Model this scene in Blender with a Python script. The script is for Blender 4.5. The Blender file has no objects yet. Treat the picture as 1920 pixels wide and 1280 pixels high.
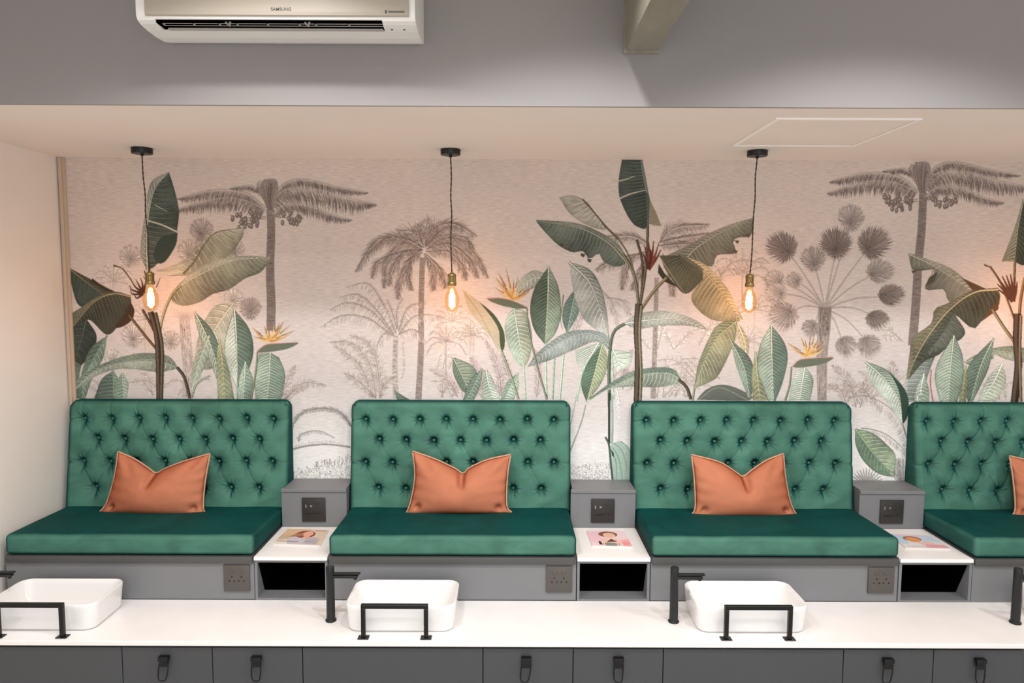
import bpy, bmesh, math, random
import numpy as np
from mathutils import Vector, Matrix
random.seed(7); rng = np.random.RandomState(3)
PI = math.pi
C = bpy.context.scene.collection
Z0 = 2.0                      # eye height of the photographer
P = 1.233                     # spacing of the seat bays
# ---------------------------------------------------------------- camera
F, PT, YW, RL = 1339.94, 0.08493, 0.00121, 0.00397
a, t, r = YW, PT, RL
fw = Vector((math.sin(a)*math.cos(t), math.cos(a)*math.cos(t), -math.sin(t)))
up = Vector((math.sin(a)*math.sin(t), math.cos(a)*math.sin(t), math.cos(t)))
rt = Vector((math.cos(a), -math.sin(a), 0))
R2 = rt*math.cos(r) + up*math.sin(r); U2 = up*math.cos(r) - rt*math.sin(r)
cam = bpy.data.cameras.new('camera'); co = bpy.data.objects.new('camera', cam); C.objects.link(co)
cam.sensor_width = 36; cam.lens = F/1920*36; cam.clip_start = .02
m = Matrix((R2, U2, -fw)).transposed().to_4x4(); m.translation = (0, 0, Z0); co.matrix_world = m
bpy.context.scene.camera = co
def ray(u, v): return R2*((u-960)/F) - U2*((v-640)/F) + fw
def aty(u, v, Y):             # where a measured direction meets the vertical plane y = Y
    d = ray(u, v); d = d*(Y/d.y); return (d.x, Y, d.z+Z0)
# ---------------------------------------------------------------- materials
def lin(c): return tuple(((x/255)/12.92 if x/255 <= .04045 else ((x/255+.055)/1.055)**2.4) for x in c)
def mat(name, col, rough=.5, metal=0, sheen=0, noise=0, nscale=20, bump=0, bscale=200, spec=.5, coat=0, ndet=4, stretch=None):
    m = bpy.data.materials.new(name); m.use_nodes = True; nt = m.node_tree; b = nt.nodes['Principled BSDF']
    c = lin(col)+(1,)
    b.inputs['Base Color'].default_value = c; b.inputs['Roughness'].default_value = rough
    b.inputs['Metallic'].default_value = metal; b.inputs['Specular IOR Level'].default_value = spec
    b.inputs['Coat Weight'].default_value = coat
    if sheen:
        b.inputs['Sheen Weight'].default_value = sheen; b.inputs['Sheen Roughness'].default_value = .45
        b.inputs['Sheen Tint'].default_value = tuple(min(1, x*2.5+.08) for x in c[:3])+(1,)
    tc = nt.nodes.new('ShaderNodeTexCoord'); src = tc.outputs['Object']
    if stretch:
        mp = nt.nodes.new('ShaderNodeMapping'); mp.inputs['Scale'].default_value = stretch
        nt.links.new(src, mp.inputs[0]); src = mp.outputs[0]
    if noise:
        n = nt.nodes.new('ShaderNodeTexNoise'); n.inputs['Scale'].default_value = nscale; n.inputs['Detail'].default_value = ndet
        cr = nt.nodes.new('ShaderNodeMapRange'); cr.inputs[1].default_value = .3; cr.inputs[2].default_value = .7
        cr.inputs[3].default_value = 1-noise; cr.inputs[4].default_value = 1+noise
        mx = nt.nodes.new('ShaderNodeVectorMath'); mx.operation = 'SCALE'; mx.inputs[0].default_value = c[:3]
        nt.links.new(src, n.inputs['Vector']); nt.links.new(n.outputs[0], cr.inputs[0])
        nt.links.new(cr.outputs[0], mx.inputs['Scale']); nt.links.new(mx.outputs[0], b.inputs['Base Color'])
    if bump:
        n2 = nt.nodes.new('ShaderNodeTexNoise'); n2.inputs['Scale'].default_value = bscale; n2.inputs['Detail'].default_value = 3
        bp = nt.nodes.new('ShaderNodeBump'); bp.inputs['Strength'].default_value = bump; bp.inputs['Distance'].default_value = .002
        nt.links.new(src, n2.inputs['Vector']); nt.links.new(n2.outputs[0], bp.inputs['Height']); nt.links.new(bp.outputs[0], b.inputs['Normal'])
    return m
def emis(name, col, s):
    m = bpy.data.materials.new(name); m.use_nodes = True; nt = m.node_tree
    e = nt.nodes.new('ShaderNodeEmission'); e.inputs[0].default_value = lin(col)+(1,); e.inputs[1].default_value = s
    nt.links.new(e.outputs[0], nt.nodes['Material Output'].inputs[0]); return m
def paintmat(name, linen=True, rough=.75):
    m = bpy.data.materials.new(name); m.use_nodes = True; nt = m.node_tree; b = nt.nodes['Principled BSDF']
    b.inputs['Roughness'].default_value = rough; b.inputs['Specular IOR Level'].default_value = .25
    at = nt.nodes.new('ShaderNodeAttribute'); at.attribute_name = 'print'; out = at.outputs['Color']
    if linen:
        tc = nt.nodes.new('ShaderNodeTexCoord')
        def nz(sc, lo, hi, det):
            mp = nt.nodes.new('ShaderNodeMapping'); mp.inputs['Scale'].default_value = sc
            n = nt.nodes.new('ShaderNodeTexNoise'); n.inputs['Scale'].default_value = 1; n.inputs['Detail'].default_value = det
            mr = nt.nodes.new('ShaderNodeMapRange'); mr.inputs[1].default_value = .3; mr.inputs[2].default_value = .7
            mr.inputs[3].default_value = lo; mr.inputs[4].default_value = hi
            nt.links.new(tc.outputs['Object'], mp.inputs[0]); nt.links.new(mp.outputs[0], n.inputs[0]); nt.links.new(n.outputs[0], mr.inputs[0])
            return mr.outputs[0]
        k = nz((28, 28, 260), .87, 1.13, 4); k2 = nz((260, 50, 320), .93, 1.07, 2); k3 = nz((2.2, 2, 2.6), .95, 1.05, 3)
        for q in (k, k2, k3):
            v = nt.nodes.new('ShaderNodeVectorMath'); v.operation = 'SCALE'
            nt.links.new(out, v.inputs[0]); nt.links.new(q, v.inputs['Scale']); out = v.outputs[0]
    nt.links.new(out, b.inputs['Base Color']); return m
M_white = mat('white_wall_paint', (236, 231, 225), .8, noise=.02, nscale=3)
M_ceil = mat('ceiling_paint', (238, 228, 220), .85, noise=.015, nscale=2)
M_bulk = mat('grey_bulkhead_paint', (146, 141, 140), .7, noise=.02, nscale=2)
M_floor = mat('pale_floor_tile', (205, 200, 194), .5, noise=.05, nscale=6)
M_trim = mat('corner_trim_paint', (196, 176, 156), .5)
M_beam = mat('beam_board', (140, 136, 122), .6, noise=.08, nscale=14, stretch=(3, .6, 3))
def velvet(name, face, graze, lo=.3, hi=.92, noise=.12, nscale=9):
    # pile fabric: seen along the pile it shows its deep colour, seen head-on the lighter tips
    m = mat(name, face, .75, bump=.12, bscale=600, spec=.15); nt = m.node_tree; b = nt.nodes['Principled BSDF']
    lw = nt.nodes.new('ShaderNodeLayerWeight'); lw.inputs[0].default_value = .5
    mr = nt.nodes.new('ShaderNodeMapRange'); mr.inputs[1].default_value = 1-hi; mr.inputs[2].default_value = 1-lo; mr.inputs[3].default_value = 0; mr.inputs[4].default_value = 1
    mx = nt.nodes.new('ShaderNodeMix'); mx.data_type = 'RGBA'; mx.inputs[6].default_value = lin(face)+(1,); mx.inputs[7].default_value = lin(graze)+(1,)
    nt.links.new(lw.outputs['Facing'], mr.inputs[0]); nt.links.new(mr.outputs[0], mx.inputs[0])
    tc = nt.nodes.new('ShaderNodeTexCoord'); mp = nt.nodes.new('ShaderNodeMapping'); mp.inputs['Scale'].default_value = (1, 1, 1.6)
    n = nt.nodes.new('ShaderNodeTexNoise'); n.inputs['Scale'].default_value = nscale; n.inputs['Detail'].default_value = 5; n.inputs['Distortion'].default_value = .8
    r2 = nt.nodes.new('ShaderNodeMapRange'); r2.inputs[1].default_value = .3; r2.inputs[2].default_value = .7; r2.inputs[3].default_value = 1-noise; r2.inputs[4].default_value = 1+noise
    v = nt.nodes.new('ShaderNodeVectorMath'); v.operation = 'SCALE'
    nt.links.new(tc.outputs['Object'], mp.inputs[0]); nt.links.new(mp.outputs[0], n.inputs[0]); nt.links.new(n.outputs[0], r2.inputs[0])
    nt.links.new(mx.outputs[2], v.inputs[0]); nt.links.new(r2.outputs[0], v.inputs['Scale']); nt.links.new(v.outputs[0], b.inputs['Base Color']); return m
M_green = velvet('green_velvet', (76, 122, 106), (4, 66, 63), lo=.38, noise=.22, nscale=7)
M_orange = velvet('burnt_orange_velvet', (192, 122, 92), (136, 58, 28), lo=.25, hi=.98, noise=.06, nscale=14)
M_pipe = mat('orange_piping', (196, 152, 124), .65, sheen=.2)
M_grey = mat('grey_laminate', (122, 123, 125), .45, noise=.02, nscale=5)
M_rail = mat('charcoal_rail', (76, 76, 75), .5)
M_dgrey = mat('dark_grey_cabinet_paint', (70, 72, 75), .45, noise=.02, nscale=5)
M_gap = mat('dark_gap', (22, 20, 20), .8)
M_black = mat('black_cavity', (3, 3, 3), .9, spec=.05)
M_top = mat('white_quartz', (248, 245, 243), .3, noise=.02, nscale=10)
M_cer = mat('white_ceramic', (242, 241, 240), .14, coat=.3)
M_blk = mat('matt_black_metal', (12, 12, 12), .4, metal=.2)
M_fau = mat('satin_charcoal_metal', (40, 42, 42), .4, metal=.4)
M_chrome = mat('chrome', (200, 200, 200), .15, metal=1)
M_plateD = mat('dark_bronze_plate', (50, 47, 45), .45, metal=.2)
M_plateL = mat('bronze_plate', (88, 82, 78), .45, metal=.2)
M_hole = mat('socket_hole', (18, 14, 12), .7)
M_usb = mat('usb_metal', (160, 158, 152), .3, metal=.8)
M_acw = mat('white_plastic', (240, 237, 232), .35)
M_acp = mat('pearl_plastic', (172, 162, 148), .4, spec=.3)
M_acv = mat('grey_plastic', (176, 170, 162), .4)
M_ink = mat('grey_ink', (70, 64, 60), .5)
M_brass = mat('aged_brass', (150, 128, 84), .35, metal=.8)
M_cord = mat('brown_fabric_cord', (72, 54, 44), .8, bump=.3, bscale=900)
M_paper = mat('magazine_paper', (235, 230, 226), .5)
M_fil = emis('glowing_filament', (255, 180, 116), 125)
def glassmat():
    m = bpy.data.materials.new('amber_bulb_glass'); m.use_nodes = True; nt = m.node_tree
    tr = nt.nodes.new('ShaderNodeBsdfTransparent'); tr.inputs[0].default_value = (1, .86, .66, 1)
    gl = nt.nodes.new('ShaderNodeBsdfGlossy'); gl.inputs[1].default_value = .05
    mx = nt.nodes.new('ShaderNodeMixShader'); mx.inputs[0].default_value = .07
    nt.links.new(tr.outputs[0], mx.inputs[1]); nt.links.new(gl.outputs[0], mx.inputs[2])
    nt.links.new(mx.outputs[0], nt.nodes['Material Output'].inputs[0]); return m
M_glass = glassmat()
M_mural = paintmat('printed_wallpaper'); M_cover = paintmat('printed_cover', False, .35)
# ---------------------------------------------------------------- mesh helpers
def link(name, me, mt, parent=None):
    o = bpy.data.objects.new(name, me); C.objects.link(o)
    if mt and len(me.materials) == 0: me.materials.append(mt)
    if parent: o.parent = parent; o.matrix_parent_inverse = Matrix.Translation(-Vector(parent.location))
    return o
def obj(name, bm, mt, parent=None, smooth=False, auto=None):
    me = bpy.data.meshes.new(name); bmesh.ops.recalc_face_normals(bm, faces=bm.faces)
    bm.to_mesh(me); bm.free()
    if smooth:
        for p in me.polygons: p.use_smooth = True
        if auto: me.set_sharp_from_angle(angle=math.radians(auto))
    return link(name, me, mt, parent)
def thing(name, loc, label, cat, group=None):
    o = bpy.data.objects.new(name, None); C.objects.link(o); o.location = loc; o.empty_display_size = .05
    return tag(o, label, cat, group)
def tag(o, label, cat, group=None):
    o['label'] = label; o['category'] = cat
    if group: o['group'] = group
    return o
def struct(o, label=None):
    o['kind'] = 'structure'
    if label: o['label'] = label
    return o
def box(bm, x0, x1, y0, y1, z0, z1, bev=0, seg=2):
    r = bmesh.ops.create_cube(bm, size=1); vs = r['verts']
    for v in vs:
        v.co = ((x0+x1)/2+v.co.x*(x1-x0), (y0+y1)/2+v.co.y*(y1-y0), (z0+z1)/2+v.co.z*(z1-z0))
    if bev:
        es = list({e for v in vs for e in v.link_edges})
        bmesh.ops.bevel(bm, geom=es, offset=bev, segments=seg, profile=.5, affect='EDGES', clamp_overlap=True)
    return bm
def B(*args, **k): return box(bmesh.new(), *args, **k)
def tube(bm, pts, rad, n=10, cyc=False, cap=True):
    pts = [Vector(p) for p in pts]; N = len(pts); rings = []
    for i, p in enumerate(pts):
        a_ = pts[(i-1) % N] if (i > 0 or cyc) else p; b_ = pts[(i+1) % N] if (i < N-1 or cyc) else p
        d = (b_-a_).normalized()
        ref = Vector((0, 0, 1)) if abs(d.z) < .9 else Vector((0, 1, 0))
        s = d.cross(ref).normalized(); w = s.cross(d).normalized()
        rr = rad[i] if isinstance(rad, (list, tuple)) else rad
        rings.append([bm.verts.new(p+s*rr*math.cos(2*PI*k/n)+w*rr*math.sin(2*PI*k/n)) for k in range(n)])
    for i in range(N if cyc else N-1):
        A, D = rings[i], rings[(i+1) % N]
        for k in range(n): bm.faces.new((A[k], A[(k+1) % n], D[(k+1) % n], D[k]))
    if cap and not cyc: bm.faces.new(rings[0][::-1]); bm.faces.new(rings[-1])
    return bm
def lathe(bm, prof, cx, cy, n=32, knurl=0):
    rings = []
    for rr, z in prof:
        rings.append([bm.verts.new((cx+rr*math.cos(2*PI*k/n), cy+rr*math.sin(2*PI*k/n), z)) for k in range(n)] if rr > 1e-6 else [bm.verts.new((cx, cy, z))])
    for i in range(len(rings)-1):
        A, D = rings[i], rings[i+1]
        for k in range(n):
            q = (k+1) % n
            if len(A) == 1 and len(D) == 1: continue
            if len(A) == 1: bm.faces.new((A[0], D[q], D[k]))
            elif len(D) == 1: bm.faces.new((A[k], A[q], D[0]))
            else: bm.faces.new((A[k], A[q], D[q], D[k]))
    return bm
def crom(pts, n):
    """Catmull-Rom through pts, resampled to n points of equal arc length (numpy)."""
    p = np.array(pts, float)
    if len(p) == 2: return p[0]+(p[1]-p[0])*np.linspace(0, 1, n)[:, None]
    q = np.vstack([2*p[0]-p[1], p, 2*p[-1]-p[-2]]); out = []
    for i in range(1, len(q)-2):
        for s in np.linspace(0, 1, 12, endpoint=False):
            a0, a1, a2, a3 = q[i-1], q[i], q[i+1], q[i+2]
            out.append(.5*(2*a1+(a2-a0)*s+(2*a0-5*a1+4*a2-a3)*s*s+(3*a1-a0-3*a2+a3)*s**3))
    out.append(p[-1]); out = np.array(out)
    d = np.r_[0, np.cumsum(np.linalg.norm(np.diff(out, axis=0), axis=1))]
    tt = np.linspace(0, d[-1], n)
    return np.stack([np.interp(tt, d, out[:, k]) for k in range(out.shape[1])], 1)
# ---------------------------------------------------------------- a painter for printed surfaces (flat inks, no shading)
class Print:
    def __init__(s, fn, step):
        s.fn = fn; s.v = []; s.f = []; s.c = []; s.d = 0; s.step = step
    def layer(s): s.d += s.step
    def V(s, p, c):
        s.v.append(s.fn(p[0], p[1], s.d)); s.c.append(c); return len(s.v)-1
    def poly(s, pts, c, n=0):
        if n: pts = crom(list(pts)+[pts[0]], n)[:-1]
        s.layer(); s.f.append([s.V(p, c) for p in pts])
    def line(s, pts, w0, c, w1=None, n=8, newl=True):
        if newl: s.layer()
        w1 = w0 if w1 is None else w1
        p = crom(pts, n); d = np.gradient(p, axis=0); L = np.hypot(d[:, 0], d[:, 1])+1e-9
        nx, ny = -d[:, 1]/L, d[:, 0]/L; w = np.linspace(w0, w1, n)/2; prev = None
        for i in range(n):
            A = s.V((p[i, 0]+nx[i]*w[i], p[i, 1]+ny[i]*w[i]), c); D = s.V((p[i, 0]-nx[i]*w[i], p[i, 1]-ny[i]*w[i]), c)
            if prev: s.f.append([prev[0], A, D, prev[1]])
            prev = (A, D)
    def tri(s, p0, p1, w, c):
        d = np.array(p1, float)-p0; L = math.hypot(*d)+1e-9; nx, ny = -d[1]/L*w/2, d[0]/L*w/2
        s.f.append([s.V((p0[0]+nx, p0[1]+ny), c), s.V((p0[0]-nx, p0[1]-ny), c), s.V(p1, c)])
    def leaf(s, mid, left, right, cl, cr, nv=14, vc=None, vs=.13, mc=None, mw=2.2, edge=None, n=26, jit=.07, veinw=1.15):
        M_, L_, R_ = crom(mid, n), crom(left, n), crom(right, n); s.layer()
        def grey(c): y_ = .3*c[0]+.6*c[1]+.1*c[2]; return tuple(x*.66+(y_+q)*.34 for x, q in zip(c, (4, 2, -2)))
        cl, cr = grey(cl), grey(cr)
        for S, c0 in ((L_, cl), (R_, cr)):
            grid = []
            for i in range(n):
                row = []
                for k in range(5):
                    u = k/4; p = M_[i]*(1-u)+S[i]*u
                    g = 1+rng.uniform(-jit, jit)*.8+(.10*(u-.4))*(1 if S is L_ else -1)+.05*math.sin(i*1.7+k)+.09*math.sin(p[0]*.061+1.3*math.sin(p[1]*.043))+.07*math.sin(p[1]*.087+p[0]*.02)-.10*max(0, u-.7)/.3
                    row.append(s.V(p, tuple(max(0, x*g) for x in c0)))
                grid.append(row)
            for i in range(n-1):
                for k in range(4): s.f.append([grid[i][k], grid[i+1][k], grid[i+1][k+1], grid[i][k+1]])
        s.layer()
        for S, c0 in ((L_, cl), (R_, cr)):
            for q in range(nv):
                i = (q+.5)/nv*(n-1); j = min(n-1, i+vs*n)
                def at(A, x): k = int(x); return A[k] if k >= n-1 else A[k]*(1-x+k)+A[k+1]*(x-k)
                p0, p1 = at(M_, i), at(S, j); 
                if np.hypot(*(p1-p0)) < 3: continue
                pm = (p0+p1)/2+(at(M_, min(n-1, i+.6))-at(M_, i))*-.6
                dark = tuple(x*.72 for x in c0); lite = vc or tuple(min(255, x*1.32+12) for x in c0)
                s.line([p0, pm, p0+(p1-p0)*.96], veinw*1.6, dark, .5, 5, False)
                s.line([p0+(0, 1.2), pm+(0, 1.4), p0+(p1-p0)*.9+(0, 1.2)], veinw, lite, .3, 5, False)
        if edge:
            s.layer(); s.line(L_, .9, edge, .7, n, False); s.line(R_, .9, edge, .7, n, False)
        mc = mc or tuple(min(255, x*1.25+14) for x in cl)
        s.layer(); s.line(M_, mw*1.9, tuple(x*.7 for x in cr), .5, n, False); s.layer(); s.line(M_, mw, mc, .4, n, False)
    def frond(s, mid, ln, c, side='both', n=None, rc=None, w=1.6, ang=.9, droop=.6, taper=True, ribw=2.0, curl=0):
        L = np.sum(np.linalg.norm(np.diff(crom(mid, 20), axis=0), axis=1)); n = n or max(8, int(L/2.1))
        p = crom(mid, n); d = np.gradient(p, axis=0); s.layer()
        for i in range(1, n):
            tt = i/(n-1); env = math.sin(PI*min(1, .12+.88*tt))**.55 if taper else 1
            dd = d[i]/(np.hypot(*d[i])+1e-9)
            for sg in ((1, -1) if side == 'both' else ((1,) if side == 'a' else (-1,))):
                aa = ang*rng.uniform(.85, 1.15); ca, sa = math.cos(aa), math.sin(aa)*sg
                v = np.array([dd[0]*ca-dd[1]*sa, dd[0]*sa+dd[1]*ca]); v = v*(1-droop*.5)+np.array([0, droop])
                l = ln*max(env, .12)*rng.uniform(.7, 1.12); vn = v/(np.hypot(*v)+1e-9); q = p[i]+vn*l
                g = rng.uniform(.8, 1.28); mq = p[i]+vn*l*.5+np.array([dd[0], dd[1]])*l*.07; s.tri(mq, p[i], w*.8, tuple(min(255, x*g) for x in c)); s.tri(mq, q, w, tuple(min(255, x*g) for x in c))
        s.layer(); s.line(mid, ribw, rc or tuple(x*.88 for x in c), .8, 14, False)
    def fan(s, cx, cy, rad, c, a0=0, a1=360, n=44, w=3.2, sq=1, droop=.25, hub=(0, .35)):
        hx, hy = cx+hub[0]*rad, cy+hub[1]*rad; s.layer(); T_ = []
        for i in range(n):
            aa = math.radians(a0+(a1-a0)*(i+rng.uniform(-.25, .25))/n); rr = rad*rng.uniform(.93, 1.05)
            dn = max(0, math.sin(aa)); T_.append((cx+rr*math.cos(aa)*(1-.12*dn), cy+rr*sq*math.sin(aa)*(1+.12*dn)+droop*rad*.2))
        lt = tuple(min(255, x*1.24) for x in c)
        inner = [(hx+(q[0]-hx)*k_, hy+(q[1]-hy)*k_) for q in T_ for k_ in (.80-.26*max(0, (q[1]-cy)/rad),)]
        for i in range(n):
            g = rng.uniform(.86, 1.16); j = (i+1) % n; cc = tuple(min(255, x*g) for x in lt)
            s.f.append([s.V((hx, hy), tuple(x*.82*g for x in c)), s.V(inner[i], cc), s.V(inner[j], cc)])
        for i in range(n):
            g = rng.uniform(.8, 1.1); s.tri(inner[i], T_[i], 2.6, tuple(min(255, x*g) for x in c))
            s.line([(hx, hy), inner[i]], .5, tuple(x*.74 for x in c), .9, 3, False)
            if i % 2: s.line([(hx, hy), ((inner[i][0]+inner[(i+1) % n][0])/2, (inner[i][1]+inner[(i+1) % n][1])/2)], .3, tuple(min(255, x*1.3) for x in c), .7, 3, False)
    def trunk(s, pts, w0, w1, c, rings=True, n=24):
        s.layer(); s.line(pts, w0, c, w1, n, False); p = crom(pts, n); s.layer()
        dk = tuple(x*.72 for x in c); lt = tuple(min(255, x*1.22) for x in c)
        d = np.gradient(p, axis=0)
        for i in range(n*6):
            k = rng.uniform(0, n-1.01); i0 = int(k); q = p[i0]*(1-k+i0)+p[i0+1]*(k-i0); w = (w0+(w1-w0)*k/n)/2
            dd = d[i0]/np.hypot(*d[i0]); nn = np.array([-dd[1], dd[0]])
            if rings:
                x0 = rng.uniform(-.95, .2); s.line([q+nn*w*x0, q+nn*w*min(.95, x0+rng.uniform(.5, 1.1))], .8, dk if i % 3 else lt, .5, 3, False)
            else:
                x0 = rng.uniform(-.8, .8); s.line([q+nn*w*x0, q+nn*w*x0+dd*rng.uniform(4, 16)], .9, dk if i % 2 else lt, .4, 3, False)
    def flatten(s, u0, u1, v0, v1, ss=2):
        """Bake the overlapping ink shapes, in printing order, into one even grid of colour on the sheet."""
        from mathutils.geometry import tessellate_polygon
        W_, H_ = (u1-u0)*ss, (v1-v0)*ss; cv = np.zeros((H_*W_, 3), np.float32)
        P2 = np.array([(q[0], q[1]) for q in s.v], np.float64); CC = np.array([lin(c) for c in s.c], np.float32); T_ = []
        for f in s.f:
            if len(f) == 3: T_.append(f)
            elif len(f) == 4: T_.append((f[0], f[1], f[2])); T_.append((f[0], f[2], f[3]))
            else: T_ += [(f[a_], f[b_], f[c_]) for a_, b_, c_ in tessellate_polygon([[Vector((P2[k][0], P2[k][1], 0)) for k in f]])]
        T_ = np.array(T_); A = (P2[T_]-(u0, v0))*ss                      # tri, corner, xy
        lo = np.floor(A.min(1)-.5).astype(int).clip(0); hi = np.ceil(A.max(1)+.5).astype(int)
        hi[:, 0] = hi[:, 0].clip(0, W_); hi[:, 1] = hi[:, 1].clip(0, H_)
        w = (hi-lo).clip(0); n = w[:, 0]*w[:, 1]; i = 0; N = len(T_)
        cum = np.r_[0, np.cumsum(n)]
        while i < N:
            j = int(np.searchsorted(cum, cum[i]+1500000)); j = max(i+1, min(j, N)); tot = cum[j]-cum[i]
            if tot:
                ids = np.repeat(np.arange(i, j), n[i:j]); k = np.arange(tot)-(cum[ids]-cum[i])
                x = lo[ids, 0]+k % w[ids, 0]; y = lo[ids, 1]+k//w[ids, 0]; a_, b_, c_ = A[ids, 0], A[ids, 1], A[ids, 2]
                px, py = x+.5, y+.5
                den = (b_[:, 1]-c_[:, 1])*(a_[:, 0]-c_[:, 0])+(c_[:, 0]-b_[:, 0])*(a_[:, 1]-c_[:, 1]); den[np.abs(den) < 1e-9] = 1e-9
                l0 = ((b_[:, 1]-c_[:, 1])*(px-c_[:, 0])+(c_[:, 0]-b_[:, 0])*(py-c_[:, 1]))/den
                l1 = ((c_[:, 1]-a_[:, 1])*(px-c_[:, 0])+(a_[:, 0]-c_[:, 0])*(py-c_[:, 1]))/den; l2 = 1-l0-l1
                ok = (l0 >= -1e-6) & (l1 >= -1e-6) & (l2 >= -1e-6); q = ids[ok]
                cv[y[ok]*W_+x[ok]] = l0[ok, None]*CC[T_[q, 0]]+l1[ok, None]*CC[T_[q, 1]]+l2[ok, None]*CC[T_[q, 2]]
            i = j
        return cv.reshape(v1-v0, ss, u1-u0, ss, 3).mean((1, 3))
    def build(s, name, mt, parent=None, extra=None):
        me = bpy.data.meshes.new(name); me.from_pydata(s.v, [], s.f)
        at = me.color_attributes.new('print', 'FLOAT_COLOR', 'POINT')
        at.data.foreach_set('color', np.array([lin(c)+(1,) for c in s.c], dtype=np.float32).ravel())
        me.update(); return link(name, me, mt, parent)
# ---------------------------------------------------------------- wallpaper mural (all of it printed on the flat back wall)
YP = 3.14
MU = Print(lambda u, v, d: (u, v), 0)      # drawn flat first, then laid on the wall
def K(cr, pts):
    ox, oy, k = {'A': (100, 280, 2.6667), 'B': (480, 280, 2.6667), 'C': (860, 280, 2.6667), 'D': (1380, 280, 2.6667),
                 'E': (530, 740, 7.53), 'F': (1050, 740, 7.53), 'G': (1590, 740, 7.53)}[cr]
    return [(ox+x/k, oy+y/k) for x, y in pts]
# paper: warm grey at the top fading to near white at the bottom
def papercol(v):
    s_ = [(250, (212, 198, 187)), (330, (210, 196, 186)), (462, (210, 197, 189)), (620, (211, 201, 197)), (720, (202, 195, 192)), (790, (216, 212, 209)), (850, (240, 237, 234)), (930, (243, 241, 238))]
    for (a0, c0), (a1, c1) in zip(s_, s_[1:]):
        if v <= a1: k = max(0, (v-a0)/(a1-a0)); return tuple(p*(1-k)+q*k for p, q in zip(c0, c1))
    return s_[-1][1]
nu, nvv = 40, 34
gu = np.linspace(-120, 2900, nu); gv = np.linspace(225, 1300, nvv); idx = [[MU.V((u, v), papercol(v)) for u in gu] for v in gv]
for i in range(nvv-1):
    for j in range(nu-1): MU.f.append([idx[i][j], idx[i+1][j], idx[i+1][j+1], idx[i][j+1]])
g1, g2, g3, g4 = (132, 120, 114), (158, 147, 141), (180, 170, 164), (196, 188, 182)   # engraving inks, strong to faint
# faint mist and distant foliage
def bush(cr, cx, cy, rad, n, c, ln=26, up_=1):
    for k in range(n):
        aa = -PI/2+rng.uniform(-1.25, 1.25)*up_; L = rad*rng.uniform(.6, 1)
        b = (cx+rng.uniform(-.35, .35)*rad, cy); tpt = (b[0]+L*math.cos(aa), b[1]+L*math.sin(aa)); md = ((b[0]+tpt[0])/2+rng.uniform(-.1, .1)*rad, (b[1]+tpt[1])/2-.15*rad)
        MU.frond(K(cr, [b, md, (tpt[0]+(tpt[0]-b[0])*.15, tpt[1]+.12*rad)]), ln/2.667, c, w=1.2, ang=.8, droop=.25)
for q in (('A', 560, 1230, 190, 6), ('A', 230, 1240, 150, 4), ('B', 980, 1240, 170, 7), ('B', 1150, 1240, 160, 6), ('C', 120, 1240, 180, 6), ('C', 1080, 1240, 260, 9), ('C', 820, 1180, 200, 6), ('C', 1250, 1150, 220, 7), ('D', 620, 1250, 190, 9), ('D', 760, 1240, 150, 5), ('D', 60, 1180, 160, 4), ('D', 1300, 1250, 150, 4)): bush(*q, g3)
for q in (('B', 950, 1100, 160, 4), ('C', 1000, 1000, 220, 5), ('C', 1250, 980, 200, 5), ('A', 420, 1100, 140, 4), ('D', 800, 960, 150, 4)): bush(*q, g4)
# tall fruiting palm, drawn twice
def tallpalm(dx, dy, tk, cr='B'):
    def T_(pts): return [(x+dx/2.6667, y+dy/2.6667) for x, y in K(cr, pts)]
    MU.trunk(tk, 15, 17, g1)
    for pts, ln in (([(50, 290), (-40, 215), (-180, 195), (-300, 215), (-395, 242)], 36), ([(50, 300), (-60, 250), (-180, 240), (-300, 262), (-405, 300)], 40), ([(40, 210), (-20, 178), (-80, 180), (-130, 190)], 18),
                    ([(60, 270), (130, 172), (230, 142), (400, 180), (560, 212)], 30), ([(75, 275), (150, 195), (300, 195), (450, 235), (600, 268)], 54), ([(80, 320), (150, 270), (260, 275), (380, 320), (480, 348)], 33), ([(70, 250), (60, 180), (100, 150)], 14), ([(60, 250), (20, 180), (50, 148)], 14)):
        for kk in range(2):
            Lk = int(np.sum(np.hypot(*np.diff(np.array(pts), axis=0).T))/2.667/1.15)
        MU.frond(T_([(x, y+kk*3) for x, y in pts]), ln*(1.05-.25*kk), (124, 112, 107) if kk else (150, 139, 133), side='b' if pts[-1][0] < pts[0][0] else 'a', n=Lk, w=1.9, ang=.95, droop=.62, ribw=2.4, rc=(170, 160, 153))
        if 0: MU.frond(T_(pts), ln*.35, g1, side='a' if pts[-1][0] < pts[0][0] else 'b', w=1.3, ang=.7, droop=0)
    MU.poly(T_([(20, 175), (45, 150), (100, 150), (112, 200), (90, 300), (60, 310), (40, 260), (15, 215)]), (150, 138, 132), 24)
    for q in range(26):
        x0 = rng.uniform(22, 100); MU.line(T_([(x0, rng.uniform(155, 200)), (60+(x0-60)*.6, 250), (72+(x0-60)*.3, 305)]), 1.3, (112, 100, 95) if q % 2 else (134, 122, 116), .8, 5)
    for a0, b0 in (((50, 335), (-130, 330)), ((50, 345), (-90, 365)), ((90, 335), (240, 345))):
        MU.line(T_([a0, ((a0[0]+b0[0])/2, a0[1]+8), b0]), 1.6, g1)
        for k in range(17):
            f = rng.uniform(.25, 1); cx, cy = a0[0]+(b0[0]-a0[0])*f+rng.uniform(-10, 10), a0[1]+(b0[1]-a0[1])*f+rng.uniform(-22, 30)
            MU.poly(T_([(cx+10*math.cos(q), cy+15*math.sin(q)) for q in np.linspace(0, 2*PI, 9)[:-1]]), (118, 106, 100)); MU.poly(T_([(cx-2+4*math.cos(q), cy-2+7*math.sin(q)) for q in np.linspace(0, 2*PI, 7)[:-1]]), (170, 160, 152))
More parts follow.
